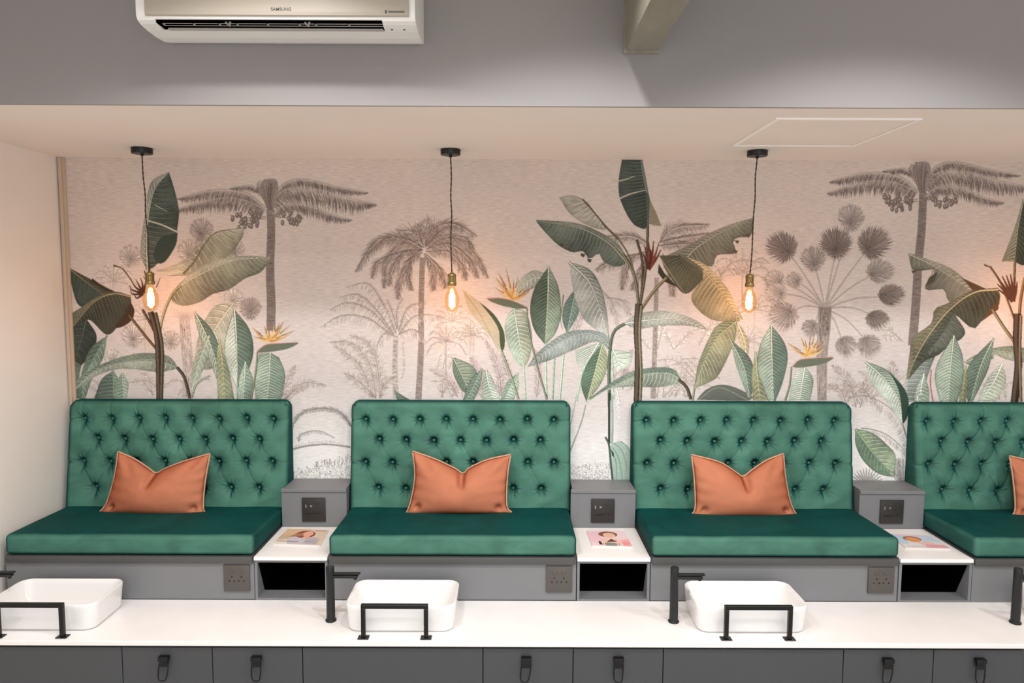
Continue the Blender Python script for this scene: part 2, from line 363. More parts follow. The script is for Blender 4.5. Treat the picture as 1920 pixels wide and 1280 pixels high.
tallpalm(0, 0, K('B', [(72, 300), (76, 420), (70, 600), (76, 760), (74, 905)]))
tallpalm(1223*2.6667, -32*2.6667, K('D', [(936, 215), (928, 400), (912, 560), (900, 760), (882, 980)]))
# feathery palm behind the second pendant
for pts in ([(830, 490), (720, 430), (600, 460), (500, 610)], [(830, 500), (730, 470), (650, 560), (640, 690)], [(840, 480), (790, 415), (715, 405)], [(845, 470), (845, 400), (870, 350)], [(850, 480), (900, 390), (990, 370), (1100, 430)],
            [(860, 490), (980, 440), (1090, 520), (1160, 640)], [(850, 510), (960, 510), (1030, 580), (1050, 650)], [(830, 515), (760, 560), (715, 660), (710, 745)], [(840, 520), (880, 590), (890, 700)], [(850, 520), (920, 600), (945, 690)],
            [(825, 500), (700, 520), (610, 560), (580, 640)], [(845, 480), (930, 430), (1040, 440), (1090, 500)], [(835, 500), (780, 540), (760, 620), (775, 700)], [(840, 490), (760, 450), (660, 440), (560, 520)], [(845, 480), (870, 410), (950, 370), (1040, 380)], [(850, 500), (960, 470), (1060, 540), (1110, 640)], [(838, 480), (815, 420), (800, 380)], [(845, 490), (900, 430), (930, 400)], [(830, 505), (740, 510), (680, 600), (665, 680)]):
    MU.frond(K('B', pts), 31, (150, 138, 131), w=1.2, ang=.62, droop=.42); MU.frond(K('B', pts), 20, (128, 116, 110), w=1.0, ang=.5, droop=.4)
MU.trunk(K('B', [(832, 540), (825, 800), (825, 1000), (812, 1250)]), 10, 12, (146, 134, 128))
# fainter arching palm left of it
for pts in ([(700, 920), (640, 780), (560, 670), (450, 690)], [(690, 925), (600, 800), (510, 725), (415, 740)], [(690, 930), (580, 810), (460, 765), (368, 802)], [(690, 935), (560, 845), (430, 830), (325, 887)], [(705, 900), (680, 810), (655, 745)], [(708, 900), (705, 800), (735, 745)],
            [(712, 910), (760, 790), (850, 765)], [(715, 920), (800, 830), (940, 835)], [(712, 925), (790, 900), (850, 960)], [(695, 935), (640, 920), (600, 990)]):
    MU.frond(K('B', pts), 22, g3, w=1.2, side='b' if pts[-1][0] < pts[0][0] else 'a', ang=1.05, droop=.75, ribw=2.6, rc=(160, 150, 144))
    MU.frond(K('B', pts), 6, (164, 154, 148), w=1.1, side='both', ang=.8, droop=.4, ribw=1.6)
MU.trunk(K('B', [(700, 930), (695, 1080), (700, 1245)]), 9, 11, g3); MU.trunk(K('B', [(735, 960), (740, 1100), (725, 1150)]), 4, 4, g4)
for pts in ([(600, 1245), (570, 1080), (480, 970), (368, 965)], [(585, 1245), (530, 1100), (440, 1010), (390, 985)], [(625, 1245), (600, 1050), (550, 960), (470, 930)], [(615, 1245), (640, 1180), (700, 1130)], [(600, 1245), (500, 1150), (440, 1120)]):
    MU.frond(K('B', pts), 19, g3, w=1.2, ang=.75, droop=.25, rc=g2); MU.frond(K('B', pts), 11, g2, w=1.1, ang=.6, droop=.25, ribw=1.2)
for pts in ([(120, 1260), (160, 1150), (195, 1080)], [(140, 1260), (230, 1170), (350, 1180)], [(130, 1260), (200, 1200), (260, 1190)], [(110, 1260), (130, 1180), (120, 1120)]): MU.frond(K('B', pts), 14, g2, w=1.3, ang=.8, droop=.2)
# small distant palms
def smallpalm(cr, cx, cy, rad, h, c):
    MU.line(K(cr, [(cx, cy), (cx-3, cy+h/2), (cx, cy+h)]), 3, c)
    for aa in np.linspace(-200, 20, 9):
        q = math.radians(aa); MU.frond(K(cr, [(cx, cy), (cx+.6*rad*math.cos(q), cy+.6*rad*math.sin(q)-.1*rad), (cx+rad*math.cos(q), cy+rad*math.sin(q)+.3*rad)]), 7, c, w=1, ang=.8, droop=.5)
for q in (('B', 950, 960, 110, 170, g3), ('B', 1090, 930, 80, 180, g4), ('B', 980, 860, 120, 100, g4), ('C', 60, 930, 90, 200, g4), ('A', 300, 660, 120, 200, g4), ('C', 1420, 620, 170, 160, g3), ('C', 1480, 800, 110, 220, g4), ('D', 60, 960, 110, 200, g4), ('A', 460, 850, 110, 200, g4)): smallpalm(*q)
# fan palms
def fan(cr, cx, cy, rad, c, a0=0, a1=360, sq=1, hub=(0, .35), n=44): 
    q = K(cr, [(cx, cy)])[0]; MU.fan(q[0], q[1], rad/2.667, c, a0, a1, n, 2.3, sq, .25, hub);
for q in (('A', 740, 400, 66, g2), ('A', 385, 530, 62, g3), ('A', 680, 505, 66, g3), ('A', 910, 500, 55, g3), ('A', 985, 790, 62, g2), ('A', 400, 925, 66, g3), ('A', 300, 1040, 50, g4), ('A', 590, 950, 52, g3), ('A', 900, 740, 55, g4)): fan(*q)
MU.trunk(K('A', [(655, 840), (665, 980), (680, 1140), (672, 1240)]), 20, 22, g3, False)
for aa in range(-170, 10, 14): q = math.radians(aa); MU.line(K('A', [(655, 845), (655+70*math.cos(q), 845+60*math.sin(q))]), 2.4, g3, .4, 3)
tr0 = (445, 795)
fans = ((225, 480, 88, (128, 116, 110), (.45, .4)), (575, 335, 74, g2, (0, .5)), (385, 540, 70, g2, (.1, .5)), (500, 462, 90, (122, 110, 105), (0, .5)), (695, 462, 95, (126, 114, 108), (-.4, .4)), (725, 605, 78, g2, (-.6, .3)),
        (290, 650, 44, g3, (.5, .3)), (190, 650, 58, g3, (.6, .2)), (195, 715, 62, g3, (.6, .1)), (232, 835, 84, g2, (.5, -.3)), (782, 722, 74, g1, (-.8, .2)), (708, 850, 66, g1, (-.5, -.4)), (553, 985, 60, g2, (-.4, -.6)), (668, 985, 66, g2, (-.4, -.6)), (372, 895, 50, g2, (.4, -.4)))
for cx, cy, rad, c, hub in fans:
    hx, hy = cx+hub[0]*rad, cy+hub[1]*rad; md = ((tr0[0]+hx)/2+(hx-tr0[0])*.04, (tr0[1]+hy)/2-20)
    MU.line(K('D', [tr0, md, (hx, hy)]), 3.2, g2, 2.0, 8); MU.line(K('D', [tr0, md, (hx, hy)]), 1.4, (186, 177, 171), .8, 8)
for cx, cy, rad, c, hub in fans: fan('D', cx, cy, rad, c, hub=hub, sq=.98 if cx < 700 else .8, n=48)
MU.trunk(K('D', [(445, 785), (440, 900), (430, 1030), (430, 1255)]), 26, 17, g2, False); MU.trunk(K('D', [(447, 790), (440, 930)]), 22, 18, (134, 122, 116), False, 16)
# palm behind the banana plant
MU.trunk(K('C', [(990, 640), (985, 850), (972, 1245)]), 8, 10, g2)
for pts in ([(1000, 470), (1080, 390), (1250, 375)], [(1010, 460), (1120, 440), (1270, 420)], [(1000, 480), (1140, 470), (1260, 500)], [(950, 470), (860, 430), (720, 440)], [(960, 500), (850, 560), (815, 700)], [(970, 500), (900, 620), (870, 700)], [(900, 520), (760, 560), (690, 600)], [(1020, 520), (1060, 620), (1070, 730)]):
    MU.frond(K('C', pts), 30, g2, w=1.3, ang=.6, droop=.4)
    MU.frond(K('C', pts), 18, (134, 120, 112), w=1.3, ang=.6, droop=.3)
for pts in ([(1300, 640), (1380, 560), (1540, 570)], [(1300, 650), (1350, 600), (1450, 610)], [(1310, 640), (1290, 590), (1230, 560)], [(1300, 650), (1310, 720), (1290, 780)], [(700, 680), (780, 800), (800, 900)], [(740, 740), (820, 760), (860, 830)]):
    MU.frond(K('C', pts), 20, g3, w=1.2, ang=.75, droop=.45)
# ---- green plants ----
D1, D2, D3 = (62, 76, 66), (78, 92, 82), (96, 110, 98)
G1, G2, G3, G4 = (92, 120, 104), (122, 150, 130), (152, 176, 155), (176, 194, 176)
O1, O2 = (158, 154, 128), (138, 134, 106); S1 = (158, 164, 154); S2 = (126, 142, 136)
BRN = (62, 52, 44)
L = lambda cr, m_, l_, r_, *a_, **k_: MU.leaf(K(cr, m_), K(cr, l_), K(cr, r_), *a_, **k_)
W = lambda cr, p_, w_, c_, w1=None, n=10: MU.line(K(cr, p_), w_, c_, w1, n)
def stem(cr, pts, w, c, w1=None):
    W(cr, pts, w, tuple(x*.75 for x in c), w1, 16); W(cr, [(x-1.2*w/3, y) for x, y in pts], w*.45, tuple(min(255, x*1.35+10) for x in c), (w1 or w)*.4, 16)
# left banana plant
L('A', [(470, 605), (466, 450), (480, 300), (512, 190), (578, 112)], [(462, 600), (436, 520), (442, 430), (462, 300), (474, 210), (500, 150), (578, 112)], [(476, 600), (530, 566), (580, 520), (612, 440), (624, 370), (628, 300), (606, 200), (578, 112)], (150, 154, 138), D2, 22, vs=.06, jit=.12)
W('A', [(474, 356), (550, 380), (622, 414)], 2.6, (196, 190, 176), 3.2); W('A', [(508, 278), (570, 312)], 1.6, (186, 182, 168), .6)
MU.poly(K('A', [(622, 416), (612, 480), (560, 560), (520, 568), (500, 520), (540, 440)]), (58, 72, 64), 22)
L('A', [(650, 622), (705, 560), (760, 470), (820, 412), (955, 394)], [(510, 608), (640, 560), (720, 480), (800, 424), (955, 392)], [(560, 632), (690, 628), (800, 590), (890, 520), (945, 440), (955, 394)], (176, 172, 146), O1, 12, mc=(110, 104, 84))
L('A', [(580, 750), (640, 680), (760, 612), (900, 556), (1085, 540)], [(575, 745), (640, 660), (760, 570), (940, 532), (1085, 538)], [(592, 748), (640, 782), (730, 765), (800, 722), (880, 700), (960, 645), (1040, 612), (1085, 542)], (160, 162, 140), (134, 138, 114), 24, vs=.05)
W('A', [(760, 690), (800, 712), (835, 722)], 3, (120, 100, 84), .5); W('A', [(905, 620), (940, 664)], 3, (130, 110, 96), .6)
stem('A', [(525, 1040), (535, 900), (560, 800), (600, 715), (640, 680)], 5, (126, 122, 92))
L('A', [(80, 597), (160, 660), (260, 732)], [(80, 592), (180, 645), (300, 706), (380, 738)], [(80, 600), (96, 700), (130, 782), (210, 792), (300, 752)], (74, 78, 62), D1, 10, mc=(150, 140, 110))
W('A', [(190, 652), (270, 704), (350, 730)], 7, (66, 52, 38), 1)
L('A', [(388, 736), (300, 722), (200, 765), (96, 890)], [(388, 734), (320, 712), (230, 732), (150, 782), (90, 820)], [(388, 738), (384, 800), (340, 860), (270, 928), (175, 850), (95, 905)], (112, 110, 84), (70, 72, 56), 20, vs=.05, mc=(168, 158, 122), mw=2.6)
MU.poly(K('A', [(385, 760), (405, 800), (395, 850), (350, 885), (306, 890), (350, 830)]), (68, 52, 36), 18)
L('A', [(165, 850), (140, 950), (100, 1080)], [(165, 848), (110, 880), (86, 905), (92, 1100)], [(168, 850), (215, 925), (205, 990), (150, 1070), (104, 1110)], D1, (56, 66, 58), 8)
L('A', [(110, 1060), (110, 1160), (118, 1245)], [(92, 1060), (88, 1160), (100, 1245)], [(140, 1080), (128, 1160), (140, 1245)], D2, D3, 6)
L('A', [(270, 930), (205, 1040), (155, 1140), (140, 1245)], [(270, 930), (190, 990), (145, 1100), (118, 1245)], [(270, 930), (250, 1040), (200, 1130), (160, 1245)], G1, G2, 12)
L('A', [(300, 1105), (300, 1245)], [(300, 1105), (240, 1150), (205, 1245)], [(300, 1105), (330, 1160), (330, 1245)], G1, G2, 8); L('A', [(345, 1115), (350, 1245)], [(345, 1115), (310, 1170), (300, 1245)], [(345, 1115), (375, 1170), (368, 1245)], G2, G3, 8)
L('A', [(622, 1092), (500, 1052), (330, 1066), (200, 1112), (108, 1195)], [(622, 1090), (570, 1030), (420, 1020), (250, 1070), (130, 1140), (104, 1200)], [(622, 1096), (520, 1112), (350, 1096), (220, 1130), (108, 1202)], (112, 128, 112), (142, 154, 136), 22, vs=.04)
stem('A', [(618, 1088), (655, 1140), (684, 1245)], 6, BRN); stem('A', [(784, 1130), (720, 1170), (690, 1240)], 4, (120, 136, 118))
L('A', [(900, 770), (820, 880), (700, 1080)], [(900, 760), (800, 790), (730, 920), (700, 1080)], [(900, 770), (890, 900), (800, 1090), (700, 1085)], (176, 172, 146), (170, 172, 150), 10)
stem('A', [(380, 830), (450, 920), (525, 1010)], 5, (84, 66, 48)); stem('A', [(446, 800), (490, 880), (530, 960)], 5, (70, 60, 46))
stem('A', [(486, 812), (512, 900), (524, 1010), (530, 1248)], 11, BRN); stem('A', [(510, 815), (530, 900), (545, 1010), (540, 1248)], 7, (72, 66, 52))
W('A', [(300, 580), (335, 590), (352, 600)], 3.5, (96, 80, 60), 1.5); W('A', [(345, 594), (380, 640), (410, 690)], 2.5, (96, 70, 48), 2)
for tp in ((382, 678), (395, 660), (412, 648), (432, 640), (450, 634), (385, 700), (405, 720)): W('A', [(450, 720), (tp[0]+12, tp[1]+24), tp], 6, (72, 46, 34), 1)
for tp in ((455, 605), (478, 600), (490, 620)): W('A', [(470, 660), tp], 5, (70, 54, 42), 2)
W('A', [(535, 640), (515, 690)], 1, (88, 66, 46), 2.5)
L('A', [(705, 810), (765, 930), (808, 1040), (825, 1160)], [(705, 810), (722, 900), (768, 1020), (822, 1160)], [(705, 810), (790, 900), (838, 1010), (842, 1080), (828, 1160)], G3, G1, 16, mc=(206, 212, 192), edge=(84, 104, 90))
L('A', [(780, 930), (730, 1060), (690, 1200)], [(780, 930), (720, 1010), (690, 1120), (688, 1200)], [(780, 930), (780, 1020), (740, 1120), (692, 1200)], (150, 160, 140), G3, 10)
L('A', [(905, 800), (915, 950), (920, 1192)], [(905, 800), (862, 940), (862, 1060), (920, 1195)], [(905, 800), (980, 900), (1000, 1010), (972, 1110), (920, 1195)], G4, G1, 20, mc=(220, 224, 208), edge=(78, 100, 86), mw=2.8)
stem('A', [(920, 1190), (920, 1250)], 4, G2)
L('A', [(830, 950), (848, 1100), (858, 1248)], [(830, 950), (815, 1060), (822, 1248)], [(830, 950), (880, 1110), (905, 1248)], (150, 160, 116), (130, 144, 108), 12, mc=(200, 196, 150)); L('A', [(960, 1060), (955, 1150), (950, 1248)], [(960, 1060), (930, 1150), (930, 1248)], [(960, 1060), (1000, 1150), (990, 1248)], G3, G2, 10)
L('A', [(1085, 1015), (1080, 1130), (1070, 1248)], [(1030, 1020), (1004, 1120), (1010, 1248)], [(1130, 1040), (1160, 1130), (1140, 1248)], G3, G2, 16, mc=(206, 214, 198))
# strelitzia flowers
def strelitzia(cr, base, tips, beak, stm, flip=False):
    if stm: stem(cr, stm, 3.2, (98, 108, 86), 4)
    for k, tp in enumerate(tips):
        md = ((base[0]+tp[0])/2+(tp[0]-base[0])*.05, (base[1]+tp[1])/2+10)
        W(cr, [base, md, tp], 5.5, ((212, 170, 104), (196, 146, 84), (222, 190, 130))[k % 3], .6); W(cr, [((base[0]+tp[0])/2, (base[1]+tp[1])/2), tp], 2, (128, 92, 66), .4, 4)
    MU.poly(K(cr, beak), (104, 112, 96), 30)
    n = len(beak); W(cr, beak[:n//2+1], 1.8, (206, 150, 134), 1.0, 12)
strelitzia('B', (70, 958), [(-20, 890), (0, 912), (-10, 935), (40, 880), (62, 872), (90, 862), (120, 868), (140, 858), (168, 882), (190, 905), (130, 930)], [(5, 1008), (50, 975), (130, 968), (215, 964), (160, 996), (70, 1012), (10, 1016)], [(8, 1010), (-2, 1120), (-24, 1250)])
# ferns and young leaves right of the feathery palm
for cr, pts in (('C', [(215, 1240), (200, 1110), (140, 960)]), ('C', [(120, 1240), (110, 1130), (60, 1040)]), ('C', [(260, 1240), (250, 1130), (215, 1020)]), ('B', [(1010, 1240), (960, 1150), (870, 1100)]), ('C', [(390, 1240), (400, 1130), (380, 1000)]), ('C', [(560, 1000), (600, 860), (640, 790)]), ('C', [(820, 1200), (830, 1100), (870, 1000)])):
    MU.frond(K(cr, pts), 15, (158, 142, 142), w=1.3, ang=.85, droop=-.15, ribw=1.6)
L('B', [(985, 1038), (1030, 1130), (1072, 1222)], [(985, 1038), (988, 1120), (1028, 1200), (1068, 1226)], [(985, 1038), (1085, 1085), (1104, 1150), (1074, 1224)], (92, 116, 96), (120, 140, 118), 12, mc=(176, 188, 166), edge=(66, 84, 70))
L('B', [(1150, 1100), (1165, 1180), (1190, 1252)], [(1145, 1100), (1130, 1180), (1130, 1252)], [(1155, 1100), (1190, 1160), (1225, 1252)], G3, G4, 10)
L('B', [(1132, 1095), (1090, 1180), (1050, 1252)], [(1132, 1095), (1070, 1160), (1035, 1252)], [(1132, 1095), (1120, 1180), (1090, 1252)], (104, 132, 116), G2, 10, edge=(76, 98, 84))
L('C', [(298, 1118), (255, 1190), (228, 1252)], [(298, 1118), (236, 1170), (210, 1252)], [(298, 1118), (300, 1190), (275, 1252)], G2, G3, 10); L('B', [(692, 1205), (735, 1255)], [(692, 1205), (705, 1255)], [(692, 1205), (775, 1255)], (92, 116, 100), G1, 5)
# leaves right of the second pendant
MU.poly(K('C', [(20, 700), (100, 758), (180, 828), (224, 910), (226, 1000), (210, 1008), (170, 950), (110, 880), (50, 800)]), (186, 176, 152), 40)
MU.poly(K('C', [(100, 758), (180, 828), (226, 910), (230, 985), (215, 1010), (205, 960), (200, 900), (165, 840)]), (70, 82, 58), 30)
stem('C', [(214, 1005), (265, 1140), (300, 1250)], 4, (120, 128, 104)); W('C', [(30, 720), (110, 830), (200, 1010)], 1.4, (150, 140, 116), .8)
L('C', [(440, 640), (360, 650), (290, 720)], [(440, 620), (370, 605), (290, 660)], [(440, 650), (380, 690), (290, 740)], (160, 164, 150), S1, 8)
L('C', [(275, 790), (300, 940), (325, 1092)], [(275, 790), (232, 860), (240, 960), (280, 1050), (325, 1095)], [(275, 790), (340, 820), (368, 940), (355, 1040), (325, 1095)], G3, (160, 172, 146), 16)
stem('C', [(325, 1090), (335, 1250)], 3, G3)
L('C', [(450, 585), (446, 750), (432, 972)], [(450, 585), (380, 695), (358, 800), (378, 900), (432, 975)], [(450, 585), (498, 690), (510, 820), (485, 915), (432, 975)], (80, 104, 84), (128, 152, 124), 22, mc=(206, 212, 190), edge=(60, 78, 64), mw=2.6)
stem('C', [(432, 972), (440, 1250)], 4, G3); stem('C', [(480, 1040), (470, 1250)], 3, G2); stem('C', [(530, 960), (505, 1250)], 4, G3)
L('C', [(588, 692), (565, 800), (542, 915)], [(588, 692), (530, 770), (518, 850), (540, 917)], [(588, 692), (612, 750), (595, 830), (545, 917)], (88, 116, 104), (110, 138, 124), 12, mc=(170, 186, 172)); W('C', [(525, 725), (510, 850), (520, 900)], 2.4, (110, 124, 100), 1)
L('C', [(550, 562), (650, 660), (705, 790), (752, 945)], [(550, 562), (575, 710), (620, 840), (690, 905), (750, 945)], [(550, 562), (655, 600), (712, 690), (742, 820), (754, 945)], (164, 168, 158), (150, 156, 146), 18, mc=(206, 206, 196), mw=3)
stem('C', [(745, 930), (760, 1000)], 3, S1)
L('C', [(700, 965), (650, 1050), (620, 1102)], [(580, 1005), (592, 1070), (620, 1104)], [(716, 950), (700, 1030), (620, 1104)], G4, G3, 10)
L('C', [(770, 1000), (800, 1060), (790, 1105)], [(765, 1000), (768, 1060), (788, 1108)], [(780, 1000), (865, 1020), (850, 1080), (792, 1108)], G4, G4, 6)
L('C', [(720, 972), (685, 1100), (640, 1262)], [(720, 972), (645, 1065), (612, 1170), (638, 1262)], [(720, 972), (748, 1060), (712, 1170), (640, 1262)], (84, 118, 92), (156, 172, 128), 18, mc=(200, 208, 170))
L('C', [(764, 1002), (705, 935), (600, 925), (460, 990), (348, 1082)], [(768, 1000), (735, 925), (640, 902), (520, 922), (400, 1010), (344, 1086)], [(760, 1010), (690, 960), (570, 1005), (460, 1052), (348, 1088)], S2, (140, 154, 148), 24, vs=.04, mc=(180, 188, 180))
stem('C', [(620, 1100), (590, 1260)], 3, G3); stem('C', [(765, 1000), (770, 1120), (775, 1250)], 3, G3)
L('C', [(832, 870), (960, 852), (1100, 850), (1252, 905)], [(832, 865), (900, 820), (1050, 808), (1180, 850), (1252, 905)], [(832, 876), (900, 897), (1010, 882), (1150, 882), (1252, 907)], (164, 170, 158), (150, 158, 146), 20, vs=.05)
stem('C', [(832, 872), (785, 900), (762, 960), (752, 1100), (755, 1255)], 6, (74, 84, 72))
strelitzia('C', (272, 748), [(185, 640), (200, 618), (236, 590), (250, 640), (275, 650), (296, 636), (330, 690), (372, 688), (180, 690), (330, 720), (215, 660)], [(138, 744), (200, 742), (270, 756), (345, 790), (300, 796), (220, 782), (160, 760)], [(340, 785), (350, 900), (395, 1090), (442, 1250)])
L('C', [(1112, 1162), (1050, 1120), (900, 1130), (780, 1180), (655, 1248)], [(1118, 1165), (1065, 1094), (900, 1100), (770, 1160), (650, 1246)], [(1112, 1168), (1000, 1188), (850, 1186), (740, 1202), (655, 1254)], (104, 130, 114), (138, 156, 136), 24, vs=.04, mc=(176, 188, 168))
stem('C', [(1100, 1150), (1140, 1190), (1162, 1250)], 6, BRN)
# central banana plant
L('C', [(945, 388), (940, 230), (922, 130), (908, 40)], [(945, 388), (892, 386), (856, 350), (828, 290), (804, 240), (800, 150), (818, 40)], [(950, 388), (966, 310), (948, 210), (932, 120), (916, 40)], (74, 86, 76), (104, 114, 100), 22, vs=.05, jit=.12, mc=(150, 152, 132))
MU.poly(K('C', [(805, 245), (850, 235), (940, 215), (945, 385), (892, 386), (856, 350), (828, 300)]), (64, 76, 68), 30)
L('C', [(945, 388), (942, 300), (936, 220)], [(945, 388), (892, 386), (856, 350), (826, 290), (808, 250)], [(950, 388), (958, 300), (946, 220)], (60, 72, 64), (80, 92, 82), 10, vs=.1)
W('C', [(790, 160), (835, 150), (880, 134)], 2.6, (190, 184, 168), 1); W('C', [(804, 246), (860, 222), (932, 204)], 3, (192, 186, 170), 1.2)
MU.poly(K('C', [(956, 250), (985, 310), (1014, 384), (980, 380), (950, 372)]), (142, 132, 112))
L('C', [(620, 250), (690, 330), (735, 400)], [(502, 240), (560, 228), (640, 262), (700, 345), (742, 402)], [(502, 240), (560, 325), (650, 382), (735, 406)], (160, 154, 138), (168, 162, 146), 10, mc=(116, 106, 90))
W('C', [(620, 248), (690, 330), (740, 390), (800, 448)], 2.2, (100, 88, 72), 4.5)
L('C', [(836, 560), (740, 462), (600, 392), (388, 358)], [(846, 552), (800, 475), (700, 410), (580, 366), (388, 352)], [(832, 574), (785, 586), (725, 562), (700, 520), (655, 548), (620, 508), (570, 515), (500, 480), (440, 422), (388, 362)], (116, 124, 108), (92, 104, 92), 26, vs=.04, jit=.1, mc=(168, 166, 146), mw=3)
for q in ((515, 480), (622, 530), (655, 556)): MU.poly(K('C', [(q[0]-12, q[1]-12), (q[0]+12, q[1]-6), (q[0]+4, q[1]+10), (q[0]-10, q[1]+4)]), (70, 70, 58))
stem('C', [(820, 520), (862, 590), (888, 670), (900, 780)], 6, (96, 92, 70)); stem('C', [(800, 448), (850, 530), (885, 640)], 3, (90, 84, 66))
L('C', [(1142, 540), (1200, 484), (1330, 405), (1476, 346)], [(1040, 530), (1150, 478), (1250, 420), (1370, 370), (1478, 341)], [(1146, 548), (1264, 586), (1292, 530), (1384, 518), (1372, 462), (1400, 440), (1460, 430), (1478, 344)], (136, 132, 112), (118, 118, 98), 20, vs=.04)
for q in ((1385, 512), (1392, 462), (1448, 432)): MU.poly(K('C', [(q[0]-14, q[1]-8), (q[0]+12, q[1]-6), (q[0]+2, q[1]+12)]), (84, 78, 62))
L('C', [(1112, 530), (1220, 604), (1310, 710), (1408, 852)], [(1112, 524), (1240, 580), (1340, 690), (1424, 852)], [(1150, 600), (1215, 650), (1162, 735), (1200, 805), (1280, 855), (1400, 862)], (186, 168, 120), (160, 148, 108), 22, vs=.05, mc=(204, 186, 136), mw=3)
L('C', [(1110, 530), (1165, 570), (1222, 606)], [(1005, 530), (1040, 610), (1130, 722), (1222, 650)], [(1110, 526), (1170, 560), (1226, 600)], (84, 84, 62), (120, 112, 82), 14, vs=.06)
MU.poly(K('C', [(1000, 570), (1030, 620), (1096, 690), (1030, 662), (996, 616)]), (60, 56, 42)); W('C', [(1000, 530), (1060, 620), (1130, 720)], 2, (158, 148, 118), .8)
L('C', [(1392, 858), (1290, 945), (1222, 1075), (1180, 1192)], [(1388, 856), (1290, 880), (1205, 1050), (1176, 1190)], [(1394, 860), (1380, 960), (1305, 1120), (1262, 1160), (1180, 1194)], (126, 138, 104), (142, 148, 112), 20, mc=(190, 188, 148))
L('C', [(1395, 870), (1430, 960), (1440, 1060)], [(1392, 870), (1400, 960), (1440, 1062)], [(1400, 870), (1450, 960), (1442, 1062)], (190, 176, 132), (176, 168, 128), 8)
stem('C', [(1180, 1190), (1170, 1255)], 4, (110, 116, 90)); MU.poly(K('C', [(1190, 1252), (1230, 1205), (1300, 1176), (1385, 1190), (1470, 1252)]), (98, 104, 96), 20); W('C', [(1200, 1250), (1300, 1190), (1440, 1250)], 1.5, (140, 146, 136))
stem('C', [(890, 450), (918, 560), (916, 700), (905, 800)], 5, (70, 58, 44)); stem('C', [(945, 380), (942, 500), (930, 640), (905, 790)], 5.5, (84, 74, 56)); stem('C', [(1040, 640), (975, 710), (912, 800)], 6, (112, 104, 78))
for tp, c in (((928, 480), (104, 58, 44)), ((950, 462), (120, 62, 46)), ((975, 458), (104, 54, 42)), ((1000, 470), (128, 70, 52)), ((1012, 500), (98, 52, 40)), ((920, 520), (76, 46, 36)), ((985, 520), (124, 66, 50)), ((960, 500), (80, 42, 34))):
    W('C', [(948, 600), ((948+tp[0])/2+6, (600+tp[1])/2), tp], 8, c, 1.6)
stem('C', [(900, 770), (892, 900), (898, 1040), (892, 1262)], 13, BRN); stem('C', [(915, 780), (905, 900), (912, 1100), (908, 1262)], 6, (96, 94, 74))
# right group
L('D', [(-30, 950), (40, 1090), (70, 1240)], [(-30, 950), (0, 1080), (60, 1240)], [(-30, 950), (65, 1035), (96, 1140), (74, 1240)], G2, G1, 16, mc=(190, 200, 180)); L('D', [(98, 1010), (105, 1120), (120, 1255)], [(98, 1010), (80, 1120), (84, 1255)], [(98, 1010), (120, 1100), (170, 1255)], (150, 156, 110), (140, 146, 104), 10)
L('D', [(345, 1085), (330, 1170), (318, 1255)], [(345, 1085), (290, 1130), (262, 1255)], [(345, 1085), (386, 1150), (372, 1255)], G4, G3, 16)
L('D', [(176, 880), (180, 1050), (188, 1258)], [(176, 880), (122, 975), (106, 1080), (132, 1180), (165, 1258)], [(176, 880), (238, 960), (258, 1045), (232, 1165), (196, 1258)], G3, G1, 22, mc=(214, 218, 200), edge=(80, 102, 86), mw=2.6)
strelitzia('D', (362, 1030), [(258, 968), (285, 985), (325, 938), (345, 950), (372, 930), (395, 925), (412, 950), (440, 960), (446, 990), (310, 1010)], [(280, 1086), (320, 1050), (400, 1042), (490, 1038), (440, 1070), (350, 1088), (290, 1090)], [(278, 1085), (268, 1180), (246, 1255)])
for pts in ([(600, 1290), (560, 1150), (480, 1080)], [(620, 1290), (660, 1180), (720, 1120)], [(560, 1290), (520, 1200), (460, 1180)], [(800, 1200), (790, 1120), (780, 1060)], [(700, 1280), (640, 1200), (560, 1180)]): MU.frond(K('D', pts), 16, g2, w=1.5, ang=.8, droop=.1)
L('D', [(900, 1010), (862, 1120), (846, 1262)], [(895, 1000), (850, 1120), (838, 1262)], [(1010, 1000), (960, 1130), (930, 1262)], S1, (132, 148, 140), 12, vs=.05)
# large torn banana leaves at right
L('D', [(862, 522), (1000, 590), (1185, 712)], [(862, 518), (960, 548), (1070, 592), (1145, 650), (1195, 708)], [(864, 526), (882, 604), (930, 606), (1005, 606), (944, 700), (1038, 700), (1068, 762), (1180, 718)], (150, 146, 124), (124, 122, 104), 16, vs=.05)
MU.poly(K('D', [(1130, 642), (1180, 668), (1262, 702), (1192, 716)]), (92, 72, 48)); MU.poly(K('D', [(942, 690), (965, 640), (1010, 610), (990, 660)]), (80, 78, 64)); MU.poly(K('D', [(876, 604), (900, 606), (884, 622)]), (80, 78, 64))
L('D', [(1312, 700), (1190, 716), (1070, 800), (960, 935), (890, 1060), (858, 1150)], [(1312, 694), (1180, 706), (1060, 768), (992, 800), (975, 870), (884, 940), (868, 1018), (852, 1150)], [(1315, 706), (1316, 775), (1235, 850), (1184, 896), (1092, 822), (1145, 920), (1080, 965), (1010, 1030), (940, 1060), (862, 1152)], (118, 112, 84), (78, 82, 64), 30, vs=.035, jit=.12, mc=(196, 186, 146), mw=3.4)
MU.poly(K('D', [(1316, 752), (1312, 800), (1225, 862), (1255, 820)]), (96, 70, 44))
MU.poly(K('D', [(1092, 822), (1146, 922), (1060, 985), (990, 1020), (940, 1010), (1010, 930)]), (74, 82, 72), 22)
L('D', [(1092, 822), (1040, 910), (960, 1015)], [(1092, 820), (1030, 880), (930, 1000)], [(1092, 824), (1146, 920), (1060, 985), (965, 1030)], (70, 78, 66), (88, 96, 84), 10)
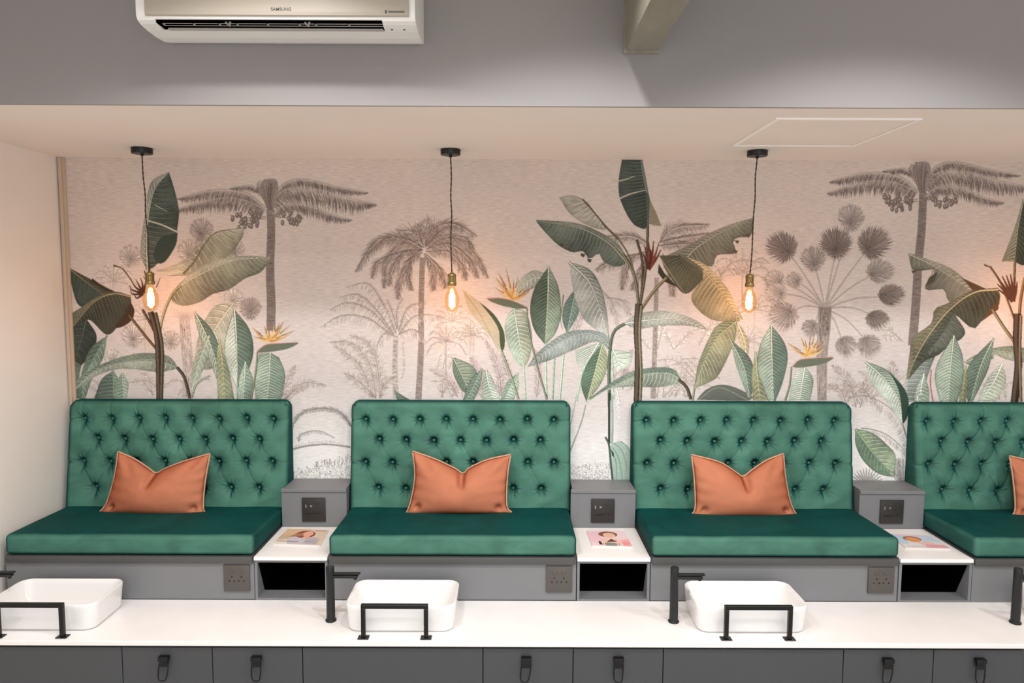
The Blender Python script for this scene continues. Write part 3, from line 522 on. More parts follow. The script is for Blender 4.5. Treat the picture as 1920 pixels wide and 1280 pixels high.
L('D', [(1438, 250), (1412, 380), (1392, 560)], [(1438, 250), (1390, 400), (1328, 560)], [(1438, 250), (1516, 330), (1536, 450), (1500, 550), (1440, 580), (1395, 562)], (138, 138, 112), (66, 80, 62), 16)
stem('D', [(1395, 550), (1392, 640), (1390, 760)], 5, (96, 84, 62)); stem('D', [(1282, 800), (1340, 890), (1402, 975)], 6, (110, 98, 72)); W('D', [(1240, 576), (1275, 590)], 4, (100, 84, 62), 2); stem('D', [(1270, 585), (1320, 660), (1360, 760), (1400, 870)], 4, (92, 70, 52)); stem('D', [(1445, 640), (1425, 740), (1415, 850)], 6, (104, 84, 58))
for tp in ((1308, 640), (1330, 632), (1352, 628), (1372, 622), (1392, 640), (1406, 660), (1306, 672), (1312, 700)): W('D', [(1385, 760), ((1385+tp[0])/2+4, (760+tp[1])/2), tp], 8, (88, 58, 46), 2)
L('D', [(1142, 1066), (1210, 1040), (1290, 1020)], [(1142, 1062), (1200, 1026), (1290, 1000)], [(1142, 1068), (1190, 1078), (1288, 1045)], (132, 146, 126), (116, 130, 112), 8); L('D', [(1284, 1005), (1380, 1015), (1480, 1040)], [(1284, 992), (1380, 982), (1480, 1000)], [(1288, 1022), (1370, 1055), (1480, 1070)], (120, 132, 112), (136, 146, 126), 8)
L('D', [(1332, 1070), (1290, 1160), (1225, 1262)], [(1332, 1070), (1260, 1140), (1205, 1262)], [(1332, 1070), (1350, 1160), (1300, 1262)], G4, (168, 182, 160), 12)
L('D', [(1290, 942), (1225, 1080), (1172, 1262)], [(1290, 942), (1175, 1065), (1142, 1170), (1160, 1262)], [(1290, 942), (1265, 1085), (1215, 1195), (1182, 1262)], G1, (104, 132, 112), 18, mc=(186, 198, 178), edge=(70, 92, 76))
L('D', [(1150, 1080), (1140, 1160), (1130, 1262)], [(1150, 1080), (1120, 1160), (1115, 1262)], [(1150, 1080), (1160, 1160), (1150, 1262)], (130, 140, 100), (120, 130, 92), 8)
L('D', [(1090, 930), (1072, 1100), (1062, 1262)], [(1090, 930), (1012, 1060), (996, 1150), (1020, 1262)], [(1090, 930), (1132, 1030), (1134, 1150), (1106, 1262)], G3, G2, 22, mc=(212, 218, 198), edge=(84, 106, 90), mw=2.6)
stem('D', [(975, 1100), (972, 1180), (985, 1262)], 3, (150, 110, 96)); L('D', [(940, 1120), (925, 1200), (930, 1262)], [(940, 1120), (900, 1200), (895, 1262)], [(940, 1120), (965, 1200), (965, 1262)], G4, G3, 8)
stem('D', [(1408, 820), (1404, 960), (1412, 1080), (1392, 1268)], 15, (58, 46, 38)); stem('D', [(1425, 830), (1420, 1000), (1425, 1262)], 6, (98, 84, 66))
# ---- strips between the seats ----
for cr in 'EFG':
    pass
def stipple(cr, x0, x1, yt, yb, n, c):
    MU.layer()
    for k in range(n):
        x = rng.uniform(x0, x1); f = rng.uniform(0, 1)**.8; y = yt(x)+(yb-yt(x))*f; L_ = rng.uniform(10, 34)*(1 if f > .15 else 1.3); aa = -PI/2+rng.uniform(-1.1, 1.1); g = rng.uniform(.85, 1.2)
        MU.tri(K(cr, [(x, y)])[0], K(cr, [(x+L_*math.cos(aa), y+L_*math.sin(aa))])[0], rng.uniform(.8, 1.9), tuple(min(255, q*g) for q in c))
W('E', [(110, 778), (350, 722), (640, 702), (960, 742)], 3.0, (150, 147, 143), 2.2, 20); MU.frond(K('E', [(110, 770), (350, 712), (640, 692), (960, 730)]), 9, (176, 173, 169), side='b', w=1.3, ang=1.2, droop=-.2)
MU.frond(K('E', [(970, 450), (860, 290), (700, 200), (450, 195), (250, 260), (140, 420), (130, 600)]), 13, (164, 160, 157), w=1.5, ang=.6, droop=.3, ribw=3); MU.frond(K('E', [(960, 440), (860, 290), (700, 205), (450, 205), (260, 270), (150, 420)]), 8, (148, 144, 141), w=1.3, ang=.7, droop=.4, ribw=2)
MU.frond(K('E', [(230, 660), (240, 570), (400, 510), (560, 520), (740, 610)]), 9, (166, 163, 160), w=1.4, ang=.6, droop=.5, ribw=2.6)
stipple('E', 60, 1010, lambda x: 1080-.18*(x-100)-(45 if 520 < x < 640 else 0)+30*math.sin(x*.05), 1260, 620, (150, 150, 147))
for k in range(26):
    x = rng.uniform(460, 1000); y = 960-rng.uniform(0, 110)*(x-400)/500; MU.line(K('E', [(x+rng.uniform(-10, 10), y+70), (x, y)]), 1.0, (128, 127, 123), .5, 3); MU.poly(K('E', [(x+9*math.cos(q), y+7*math.sin(q)) for q in np.linspace(0, 6.28, 7)[:-1]]), (132, 131, 126))
stipple('F', 90, 700, lambda x: 1010-.12*(x-100)+18*math.sin(x*.06), 1260, 520, (158, 154, 154))
stem('F', [(240, -20), (200, 180), (150, 420)], 1.8, (140, 146, 136)); stem('F', [(365, 140), (290, 420), (140, 800)], 2.2, (118, 128, 116))
MU.poly(K('F', [(700, 740), (750, 680), (860, 655), (950, 730), (1000, 830), (1060, 1260), (760, 1260), (715, 900)]), (176, 198, 184), 40)
for pts in ([(760, 680), (880, 800), (950, 1060)], [(860, 655), (960, 740), (1040, 900)], [(740, 740), (830, 900), (890, 1240)], [(730, 800), (790, 950), (800, 1240)]): W('F', pts, 1.6, (118, 146, 130), 1, 14)
MU.poly(K('F', [(716, 760), (760, 820), (760, 880), (735, 860)]), (58, 82, 72)); W('F', [(735, 0), (742, 400), (735, 690)], 4.2, (150, 172, 156), 4)
stem('F', [(692, -30), (694, 350), (694, 690)], 4.6, (36, 46, 40)); stem('F', [(640, 596), (690, 700), (715, 950), (745, 1240)], 3.8, (52, 68, 60)); L('F', [(800, -60), (830, 100), (830, 330)], [(790, -60), (790, 120), (826, 330)], [(815, -60), (860, 120), (834, 330)], (200, 198, 194), (206, 203, 199), 5)
MU.frond(K('G', [(20, 40), (250, 12), (560, 160), (750, 400), (870, 760), (890, 900)]), 24, (172, 166, 162), side='a', w=1.5, ang=1.3, droop=.2, ribw=2.6); MU.frond(K('G', [(180, 470), (350, 490), (560, 570), (760, 740), (900, 930)]), 16, (168, 163, 159), side='a', w=1.4, ang=1.1, droop=.2, ribw=2.4)
for k in range(14):
    aa = -PI/2+(k-7)*.19; MU.frond(K('G', [(260, 1290), (260+250*math.cos(aa), 1290+250*math.sin(aa))]), 5, (166, 162, 157), w=1.4, ang=.5, droop=0)
for k in range(8): x = rng.uniform(640, 880); MU.frond(K('G', [(800, 1290), (x, 1100), (x+rng.uniform(-60, 60), 900)]), 8, (164, 160, 156), w=1.3, ang=.7, droop=0)
L('D', [(645, 1060), (745, 1150), (815, 1255), (832, 1372)], [(645, 1060), (672, 1160), (752, 1262), (830, 1372)], [(645, 1060), (765, 1108), (850, 1210), (862, 1310), (834, 1372)], G4, (132, 156, 136), 22, mc=(208, 216, 198), mw=2.6)
MU.poly(K('D', [(765, 1108), (850, 1210), (864, 1310), (834, 1374), (828, 1300), (812, 1200)]), (48, 70, 58), 24); W('G', [(770, 395), (830, 600), (900, 820)], 1.8, (112, 120, 110))
L('G', [(105, 480), (380, 850), (655, 1160)], [(105, 480), (110, 700), (220, 930), (420, 1105), (655, 1162)], [(105, 480), (350, 545), (560, 715), (668, 860), (655, 1162)], (104, 136, 106), (148, 172, 136), 14, mc=(160, 184, 148), mw=3, edge=(70, 96, 74), vs=.14)
W('G', [(655, 1160), (720, 1260)], 1.6, (150, 150, 144)); L('D', [(905, 1230), (920, 1300)], [(890, 1230), (900, 1300)], [(930, 1230), (930, 1300)], G4, G4, 3)
MU0, MU1, MV0, MV1 = 96, 2140, 272, 930
pic = MU.flatten(MU0, MU1, MV0, MV1)
gu = np.arange(MU0, MU1)+.5; gv = np.arange(MV0, MV1)+.5; uu, vv = np.meshgrid(gu, gv); nU, nV = len(gu), len(gv)
rx, ry, rz = [R2[k]*(uu-960)/F-U2[k]*(vv-640)/F+fw[k] for k in range(3)]; sc_ = YP/ry
co_ = np.stack([rx*sc_, np.full_like(rx, YP), rz*sc_+Z0], -1).reshape(-1, 3)
q0 = (np.arange(nV-1)[:, None]*nU+np.arange(nU-1)[None]).ravel(); quads = np.stack([q0, q0+nU, q0+nU+1, q0+1], 1)
# plain margins of the sheet: above, below, left and right of the drawn part
xs_, zs_ = co_[:, 0].reshape(nV, nU), co_[:, 2].reshape(nV, nU); ex = []; ec = []
def margin(pa, pb, ca, cb):       # pa: inner edge points, pb: outer edge points
    global co_, quads, pcol
    a0 = len(co_); n = len(pa); co_ = np.vstack([co_, pa, pb]); pcol = np.vstack([pcol, ca, cb]); k = np.arange(n-1)
    quads = np.vstack([quads, np.stack([a0+k, a0+k+1, a0+n+k+1, a0+n+k], 1)])
pcol = pic.reshape(-1, 3)
G_ = co_.reshape(nV, nU, 3)
for edge, cols, ax, val in ((G_[-1, ::8], pic[-1, ::8], 2, .4), (G_[0, ::8], pic[0, ::8], 2, 2.6), (G_[::8, -1], pic[::8, -1]*0+pic[::8, -3:-2].mean(1), 0, 3.4)):
    out = edge.copy(); out[:, ax] = val; margin(edge, out, cols, cols)
me = bpy.data.meshes.new('wall_back'); me.vertices.add(len(co_)); me.vertices.foreach_set('co', co_.astype(np.float32).ravel())
me.loops.add(len(quads)*4); me.loops.foreach_set('vertex_index', quads.astype(np.int32).ravel())
me.polygons.add(len(quads)); me.polygons.foreach_set('loop_start', np.arange(0, len(quads)*4, 4, dtype=np.int32)); me.polygons.foreach_set('loop_total', np.full(len(quads), 4, np.int32))
me.update(calc_edges=True)
at_ = me.color_attributes.new('print', 'FLOAT_COLOR', 'POINT'); at_.data.foreach_set('color', np.hstack([pcol, np.ones((len(pcol), 1))]).astype(np.float32).ravel())
wb = link('wall_back', me, M_mural); wb['kind'] = 'structure'; wb['label'] = 'back wall papered with a grey and green tropical plant mural'
# ---------------------------------------------------------------- room shell
YW_ = 3.14; YB = 2.191; ZS = Z0+.522; ZU = Z0+1.06; XL = -1.957; XR = 3.3; YR = -2.6
struct(obj('wall_left', B(XL-.12, XL, YR, YW_+.1, 0, ZU+.1), M_white), 'cream painted left wall beside the first seat')
struct(obj('wall_right', B(XR, XR+.12, YR, YW_+.1, 0, ZU+.1), M_white))
bm = bmesh.new(); box(bm, XL-.12, -1.2, YR-.12, YR, 0, ZU+.1); box(bm, 2.6, XR+.12, YR-.12, YR, 0, ZU+.1); box(bm, -1.2, 2.6, YR-.12, YR, 0, .5); box(bm, -1.2, 2.6, YR-.12, YR, 2.7, ZU+.1)  # rear opening added to hold the unseen fill lamp
struct(obj('wall_rear', bm, M_white))
struct(obj('floor', B(XL-.12, XR+.12, YR-.12, YW_+.1, -.1, 0), M_floor))
struct(obj('ceiling', B(XL, XR, YB+.012, YW_, ZS, ZS+.06), M_ceil), 'low pale ceiling over the seats, pendants hang from it')
struct(obj('ceiling_upper', B(XL-.12, XR+.12, YR-.12, YB+.1, ZU, ZU+.1), M_white))
bm = bmesh.new(); box(bm, XL, XR, YB, YB+.012, ZS-.002, ZU)
struct(obj('wall_bulkhead', bm, M_bulk), 'grey bulkhead face above the low ceiling')
bm = B(XL+.001, XL+.031, YW_-.008, YW_-.0005, 1.2, ZS-.001); box(bm, XL+.007, XL+.020, YW_-.018, YW_-.006, 1.2, ZS-.001, .002, 2)
struct(obj('trim_1', bm, M_trim), 'narrow vertical corner trim left of the wallpaper')
bm = bmesh.new(); box(bm, .336, .431, -2.6, YB, Z0+.678, ZU, .003, 1); box(bm, .330, .434, YB-.012, YB, Z0+.672, ZU)
struct(obj('trim_2', bm, M_beam), 'boxed beam running out from the bulkhead at the top')
# ---------------------------------------------------------------- seats
XS0, XS1 = -.695, .2545       # seat cushion of the second bay
XB0, XB1 = -.700, .262
ZC = Z0-.976; ZT = Z0-1.0515; YF = 2.648; ZCT = Z0-1.224
def button_spots():
    rows = [(Z0-.607, 8, -.636, .1182), (Z0-.697, 7, -.577, .1182), (Z0-.792, 8, -.636, .1182), (Z0-.905, 7, -.577, .1182)]
    return [(x0+k*dx+random.uniform(-.003, .003), z+random.uniform(-.003, .003)) for z, n, x0, dx in rows for k in range(n)]
BT = button_spots()
ZB0, ZB1 = Z0-.995, Z0-.528
def front_y(z): return 3.030+(z-ZB0)/(ZB1-ZB0)*.066
def backrest():
    nx, nz = 330, 165; X = np.linspace(XB0, XB1, nx); Z = np.linspace(ZB0, ZB1, nz); gx, gz = np.meshgrid(X, Z)
    h = np.zeros_like(gx); bp = np.array(BT)
    d = np.stack([np.hypot(gx-b[0], gz-b[1]) for b in bp]); dm = d.min(0); im = d.argmin(0)
    h -= .022*np.exp(-(dm/.0140)**2)+.012*np.exp(-(dm/.036)**2)
    th = np.arctan2(gz-bp[im, 1], gx-bp[im, 0])
    ph = rng.uniform(0, 6, len(bp))[im]
    h -= .009*sum(np.exp(-(((gx-q[0])/.012)**2+((gz-q[1]+.020)/.020)**2)) for q in bp)
    h += .0013*np.sin(9*th+ph)*np.exp(-((dm-.022)/.011)**2)+.0008*np.sin(14*th+2*ph)*np.exp(-((dm-.026)/.012)**2)
    segs = []
    for i in range(len(bp)):
        for j in range(i+1, len(bp)):
            dz = abs(bp[i, 1]-bp[j, 1]); dx = abs(bp[i, 0]-bp[j, 0])
            if .03 < dz < .13 and dx < .075: segs.append((bp[i], bp[j], 1))
    for i, b in enumerate(bp):
        if i < 8: segs.append((b, np.array([b[0], ZB1]), .5))
        if i in (0, 15): segs.append((b, np.array([XB0, b[1]-.004]), 1.5))
        if i in (7, 22): segs.append((b, np.array([XB1, b[1]]), 1.3))
        if i >= 23: segs.append((b, np.array([b[0]+.005, ZB0]), .3))
    for A, D, k in segs:
        v = D-A; L2 = (v**2).sum(); tt = np.clip(((gx-A[0])*v[0]+(gz-A[1])*v[1])/L2, 0, 1)
        ds = np.hypot(gx-A[0]-tt*v[0], gz-A[1]-tt*v[1]); fade = 1-.45*np.sin(PI*tt)
        h -= k*fade*.75*(.0036*np.exp(-(ds/.0045)**2)+.0022*np.exp(-(ds/.013)**2))
    h += .0012*np.sin(gx*37+np.sin(gz*31)*2)*np.sin(gz*43)
    ex = np.minimum(gx-XB0, XB1-gx); ez = ZB1-gz; rr = .026
    cr = .034                                           # round the two upper corners of the outline too
    def rnd(e): e = np.clip(e, 0, rr); return rr-np.sqrt(np.maximum(rr*rr-(rr-e)**2, 0))
    a1, b1 = np.clip(rr-ex, 0, rr), np.clip(rr-ez, 0, rr); dd = np.minimum(np.hypot(a1, b1), rr)
    y = 3.030+(gz-ZB0)/(ZB1-ZB0)*.066-.012-h+rr-np.sqrt(rr*rr-dd*dd)
    # outline corners
    cx = np.clip(cr-ex, 0, None); cz = np.clip(cr-ez, 0, None); k = np.maximum(np.hypot(cx, cz)/cr, 1e-6)
    m_ = (cx > 0) & (cz > 0) & (np.maximum(cx, cz)/cr > 0)
    s_ = np.where(m_, np.maximum(cx, cz)/cr/np.maximum(k, 1e-6), 1)
    sgn = np.where(gx-XB0 < XB1-gx, 1, -1)
    gx2 = gx+np.where(m_, sgn*(cx-cx*s_), 0); gz2 = gz-np.where(m_, cz-cz*s_, 0)
    
    V = np.stack([gx2, y, gz2], -1).reshape(-1, 3).tolist(); Fc = []
    for i in range(nz-1):
        for j in range(nx-1): q = i*nx+j; Fc.append((q, q+1, q+nx+1, q+nx))
    loop = [j for j in range(nx)]+[i*nx+nx-1 for i in range(1, nz)]+[(nz-1)*nx+j for j in range(nx-2, -1, -1)]+[i*nx for i in range(nz-2, 0, -1)]
    base = len(V)
    for q in loop: V.append([V[q][0], YW_-.003, V[q][2]])
    n = len(loop)
    for k in range(n): Fc.append((loop[k], base+k, base+(k+1) % n, loop[(k+1) % n]))
    Fc.append([base+k for k in range(n)])
    me = bpy.data.meshes.new('backrest'); me.from_pydata(V, [], Fc); me.update()
    for p in me.polygons: p.use_smooth = len(p.vertices) == 4
    me.set_sharp_from_angle(angle=math.radians(65)); return me
me_back = backrest()
def me_of(bm, smooth=True, auto=40):
    me = bpy.data.meshes.new('m'); bmesh.ops.recalc_face_normals(bm, faces=bm.faces); bm.to_mesh(me); bm.free()
    if smooth:
        for p in me.polygons: p.use_smooth = True
        me.set_sharp_from_angle(angle=math.radians(auto))
    return me
def cushion():
    nx, ny = 96, 44; X0, X1, Y0, Y1 = XS0+.002, XS1-.002, YF-.002, 3.040; zb = ZT+.0015
    r0 = .018; V = []; Fc = []
    def prof(s):      # rounded profile around front top edge, s in 0..1 -> (y, z) with top gently crowned
        pass
    bm = bmesh.new(); box(bm, X0, X1, Y0, Y1, zb, ZC+.006)
    bmesh.ops.bevel(bm, geom=list(bm.edges), offset=r0, segments=7, profile=.5, affect='EDGES')
    bmesh.ops.subdivide_edges(bm, edges=[e for e in bm.edges if e.calc_length() > .2], cuts=18, use_grid_fill=True)
    for v in bm.verts:
        u = (v.co.x-X0)/(X1-X0); w = (v.co.y-Y0)/(Y1-Y0); k = (v.co.z-zb)/(ZC+.006-zb)
        v.co.z -= k*.010*w-k*.006*math.sin(PI*min(max(u, 0), 1))**.5*math.sin(PI*min(max(w, 0), 1))
        v.co.z += k*.0012*math.sin(u*19)*math.sin(w*7+u*5)
        if w < .02: v.co.y -= .0015*math.sin(u*23)*math.sin(PI*k)+.003*math.sin(PI*k)
    return me_of(bm, auto=50)
me_cush = cushion(); me_cush.materials.append(M_green); me_back.materials.append(M_green)
bmb = bmesh.new(); lathe(bmb, [(0, .0055), (.004, .005), (.0075, .002), (.0085, -.002), (0, -.003)], 0, 0, 16)
bmesh.ops.rotate(bmb, verts=bmb.verts, cent=(0, 0, 0), matrix=Matrix.Rotation(PI/2, 3, 'X'))
me_but = me_of(bmb); me_but.materials.append(M_green)
seat_labels = ['green tufted velvet seat against the cream left wall, leftmost of the four',
               'green tufted velvet seat between first and second magazine tables from the left',
               'green tufted velvet seat between second and third magazine tables from the left',
               'green tufted velvet seat cut by the right edge, right of the third magazine table']
def clone(root, dx, label, name=None):      # a thing with its parts and their sub-parts
    rr = root.copy(); C.objects.link(rr); rr.location.x += dx; rr['label'] = label
    for ch in list(root.children):
        c = ch.copy(); C.objects.link(c); c.parent = rr; c.matrix_parent_inverse = ch.matrix_parent_inverse.copy()
        for g in list(ch.children):
            q = g.copy(); C.objects.link(q); q.parent = c; q.matrix_parent_inverse = g.matrix_parent_inverse.copy()
    return rr
S = thing('banquette_seat', ((XS0+XS1)/2, YF, ZCT), seat_labels[1], 'seat', 'tufted banquette seats along the wallpaper')
link('seat_cushion', me_cush, None, S)
br = link('backrest', me_back, None, S)
for x, z in BT:
    o = bpy.data.objects.new('button', me_but); C.objects.link(o); o.parent = br
    o.location = (x, front_y(z)+.0205, z)
obj('bench_panel', B(XS0, XS1-.002, YF+.004, YF+.022, ZCT+.001, ZT-.002, .001, 1), M_grey, S)
bm = bmesh.new(); box(bm, XS0+.001, XS1-.002, YF+.004, 3.0, ZT-.010, ZT+.001)
box(bm, XS0+.003, XS1-.005, YF-.006, YF+.004, ZT-.028, ZT+.0005, .003, 2)
obj('seat_rail', bm, M_rail, S, True, 30)
seats = [None, S, None, None]
for i, k in ((0, -1), (2, 1), (3, 2)): seats[i] = clone(S, k*P, seat_labels[i])
# ---------------------------------------------------------------- side tables
XT0, XT1 = .2557, .5345
tl = ['narrow white-topped grey side table between the first and second green seats',
      'narrow white-topped grey side table between the second and third green seats',
      'narrow white-topped grey side table between the third and last green seats']
T = thing('side_table', ((XT0+XT1)/2, YF, ZCT), tl[1], 'side table', 'grey side tables between the seats')
obj('table_top', B(XT0, XT1, YF-.006, 2.978, ZT-.014, ZT, .0015, 2), M_top, T)
bm = bmesh.new(); zt_, zb_ = ZT-.0145, ZCT+.001; fr = .010
box(bm, XT0, XT0+fr, YF+.002, 2.98, zb_, zt_); box(bm, XT1-fr, XT1, YF+.002, 2.98, zb_, zt_)
box(bm, XT0+fr, XT1-fr, YF+.002, 2.98, zt_-.010, zt_); box(bm, XT0+fr, XT1-fr, YF+.002, 2.98, zb_, zb_+.006)
obj('niche_box', bm, M_grey, T)
bm = bmesh.new(); e = .0008; yk = YF+.075  # black sheets stand in for the table top's shade, sides cut slanted
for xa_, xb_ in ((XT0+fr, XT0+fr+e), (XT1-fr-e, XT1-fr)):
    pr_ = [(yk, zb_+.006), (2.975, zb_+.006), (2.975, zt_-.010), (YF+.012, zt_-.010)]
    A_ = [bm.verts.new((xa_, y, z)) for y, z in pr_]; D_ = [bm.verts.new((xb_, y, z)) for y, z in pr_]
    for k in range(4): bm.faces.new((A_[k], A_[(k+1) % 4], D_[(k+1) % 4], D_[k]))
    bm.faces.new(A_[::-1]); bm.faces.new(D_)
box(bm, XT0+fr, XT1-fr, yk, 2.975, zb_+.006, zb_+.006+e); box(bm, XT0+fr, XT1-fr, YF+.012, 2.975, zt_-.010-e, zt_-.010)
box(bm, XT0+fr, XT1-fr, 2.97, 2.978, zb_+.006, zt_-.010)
q = obj('niche_shade', bm, M_black, T); q['label'] = 'painted black shade inside the open niche'
bm = bmesh.new(); box(bm, XT0+.001, XT1-.001, 2.98, 2.99, ZT-.2, Z0-.9, .001, 1); box(bm, XT0+.009, XT1-.004, 2.99, YW_-.002, ZT-.2, Z0-.9); obj('riser_box', bm, M_grey, T)
bm = bmesh.new(); box(bm, XT0+.001, XT1-.001, 2.974, 2.99, Z0-.900, Z0-.886, .0015, 1); box(bm, XT0+.009, XT1-.004, 2.988, YW_-.002, Z0-.900, Z0-.886); obj('riser_lid', bm, M_grey, T)
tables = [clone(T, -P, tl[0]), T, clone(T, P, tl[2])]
# ---------------------------------------------------------------- countertop and cabinets
YC = 2.332
o = obj('countertop', B(XL+.001, XR-.01, YC, YF+.003, ZCT-.017, ZCT, .002, 2), M_top); tag(o, 'long white stone countertop carrying the basins', 'countertop')
YD = YC+.010; ZD = ZCT-.0275
def handle(x, par, tilt=0):
    bm = bmesh.new(); z = Z0-1.279
    box(bm, x-.0175, x+.0175, YD-.020, YD-.001, z-.012, z+.003, .002, 2)
    box(bm, x-.0145, x+.0145, YD-.016, YD-.008, z-.034, z-.010, .002, 2)
    pts = [(x-.0145, YD-.013, z-.02), (x-.016-tilt*.5, YD-.015, z-.055), (x-.012-tilt, YD-.016, z-.077), (x-tilt, YD-.016, z-.083), (x+.012-tilt, YD-.016, z-.077), (x+.0145-tilt*.3, YD-.015, z-.05), (x+.0155, YD-.013, z-.02)]
    tube(bm, crom(pts, 26).tolist(), .0024, 8)
    q = obj('handle', bm, M_blk, par, True, 35); q['label'] = 'black hanging loop handle'
def cabinet(x0, x1, kind, label, group):
    T = thing('drawer_cabinet' if kind == 'drawers' else 'door_cabinet', ((x0+x1)/2, YD, 0), label, 'cabinet', group)
    obj('cabinet_body', B(x0+.0005, x1-.0005, YD+.019, YF-.002, 0, ZCT-.0175), M_gap, T)
    if kind == 'drawers':
        xm = (x0+x1)/2
        for i, (a_, b_) in enumerate(((x0, xm), (xm, x1))):
            zt = ZD
            for j, hgt in enumerate((.19, .24, .20)):
                if zt-hgt < .06: hgt = zt-.06
                dr = obj('drawer', B(a_+.0014, b_-.0014, YD, YD+.018, zt-hgt+.0015, zt, .001, 1), M_dgrey, T)
                if j == 0: handle((a_+b_)/2+(-.006 if i == 0 else 0), dr, .006 if i == 0 else .001)
                zt -= hgt
    else: obj('door', B(x0+.0014, x1-.0014, YD, YD+.018, .06, ZD, .001, 1), M_dgrey, T)
X0c = -1.3252
cabinet(XL+.002, X0c, 'door', 'dark grey plain cabinet door under the counter at the far left', 'plain door cabinets')
for k, l in ((0, 'dark grey two-drawer front with loop pulls below the counter, right of the leftmost basin'),
             (1, 'dark grey two-drawer front with loop pulls near the middle of the counter'),
             (2, 'dark grey two-drawer front with loop pulls at the lower right')):
    cabinet(X0c+k*P, X0c+k*P+P/2, 'drawers', l, 'drawer cabinets under the counter')
    if k < 2: cabinet(X0c+k*P+P/2, X0c+(k+1)*P, 'door', ('dark grey plain cabinet door under the middle basin', 'dark grey plain cabinet door under the right basin')[k], 'plain door cabinets')
# ---------------------------------------------------------------- basins
def rrect(x0, x1, y0, y1, rad, z, n=8):
    out = []
    for cx, cy, a0 in ((x1-rad, y1-rad, 0), (x0+rad, y1-rad, 90), (x0+rad, y0+rad, 180), (x1-rad, y0+rad, 270)):
        for k in range(n+1):
            aa = math.radians(a0+90*k/n); out.append((cx+rad*math.cos(aa), cy+rad*math.sin(aa), z))
    return out
def basin_me(x0, x1, y0, y1, z, h):
    bm = bmesh.new(); L = []
    for ins, dz, rad in ((.016, 0, .032), (.011, .004, .036), (.007, .012, .038), (.001, h-.016, .042), (0, h-.004, .043), (.0015, h-.001, .042), (.004, h, .040),
                         (.007, h-.0008, .037), (.009, h-.004, .036), (.013, h-.022, .036), (.022, .030, .040), (.034, .016, .040), (.060, .011, .030), (.085, .009, .02)):
        L.append([bm.verts.new(p) for p in rrect(x0+ins, x1-ins, y0+ins, y1-ins, rad, z+dz)])
    for A, D in zip(L, L[1:]):
        n = len(A)
        for k in range(n): bm.faces.new((A[k], A[(k+1) % n], D[(k+1) % n], D[k]))
    bm.faces.new(L[0][::-1]); bm.faces.new(L[-1]); return bm
bl = ['white rectangular basin cut by the left edge of the photo', 'white rectangular basin on the counter below the second green seat',
      'white rectangular basin on the counter below the third green seat', 'white basin only just showing at the right edge of the counter']
fl = ['tall charcoal tap at the left edge, only its spout shows', 'tall charcoal tap left of the middle basin', 'tall charcoal tap left of the right-hand basin', 'tall charcoal tap at the right edge of the counter']
BX = [(-1.835, -1.446), (-.578, -.190), (.650, 1.044), (1.912, 2.30)]
FX = [-1.885, -.646, .590, 1.824]
Y0b, Y1b = 2.391, 2.615
for i in range(4):
    x0, x1 = BX[i]; t_ = thing('wash_basin', ((x0+x1)/2, (Y0b+Y1b)/2, ZCT), bl[i], 'basin', 'white counter basins')
    obj('bowl', basin_me(x0, x1, Y0b, Y1b, ZCT+.0005, .098), M_cer, t_, True, 60)
    bm = bmesh.new(); lathe(bm, [(0, .014), (.012, .0135), (.020, .0115), (.022, .009)], (x0+x1)/2, (Y0b+Y1b)/2, 24)
    for v in bm.verts: v.co.z += ZCT+.0005
    obj('drain', bm, M_chrome, t_, True)
    x = FX[i]; y = 2.484; t_ = thing('tap', (x, y, ZCT), fl[i], 'tap', 'tall basin taps')
    bm = bmesh.new(); lathe(bm, [(0, ZCT+.0005), (.0195, ZCT+.0005), (.0195, ZCT+.005), (.0155, ZCT+.008), (.0145, Z0-1.060), (.0148, Z0-1.059), (.0148, Z0-1.024), (.0135, Z0-1.021), (0, Z0-1.021)], x, y, 28)
    obj('tap_body', bm, M_fau, t_, True, 35)
    bm = bmesh.new(); box(bm, x+.010, x+.100, y-.010, y+.010, Z0-1.064, Z0-1.0535, .003, 2); lathe(bm, [(0, Z0-1.070), (.006, Z0-1.070), (.006, Z0-1.063), (0, Z0-1.063)], x+.090, y, 14)
    obj('spout', bm, M_fau, t_, True, 35)
    bm = bmesh.new(); box(bm, x+.008, x+.108, y-.007, y+.007, Z0-1.0515, Z0-1.0445, .002, 2); obj('lever', bm, M_fau, t_, True, 35)
# towel / foot frames
gl = ['black square-tube bar in front of the leftmost basin', 'black square-tube bar in front of the middle basin', 'black square-tube bar in front of the right basin']
for i, (xa, xb) in enumerate(((-1.755, -1.535), (-.503, -.288), (.742, .960))):
    t_ = thing('counter_rail', ((xa+xb)/2, 2.357, ZCT), gl[i], 'rail', 'black bars before the basins')
    yy = 2.360; w = .0072; zt = Z0-1.104
    bm = bmesh.new(); box(bm, xa-w, xb+w, yy-w, yy+w, zt-2*w, zt, .001, 1)
    obj('crossbar', bm, M_blk, t_)
    for x in (xa, xb):
        obj('post', B(x-w, x+w, yy-w, yy+w, ZCT+.003, zt-2*w, .001, 1), M_blk, t_)
        q = obj('foot_plate', B(x-.019, x+.019, yy-.014, yy+.014, ZCT+.0003, ZCT+.0035, .001, 1), M_blk, t_)
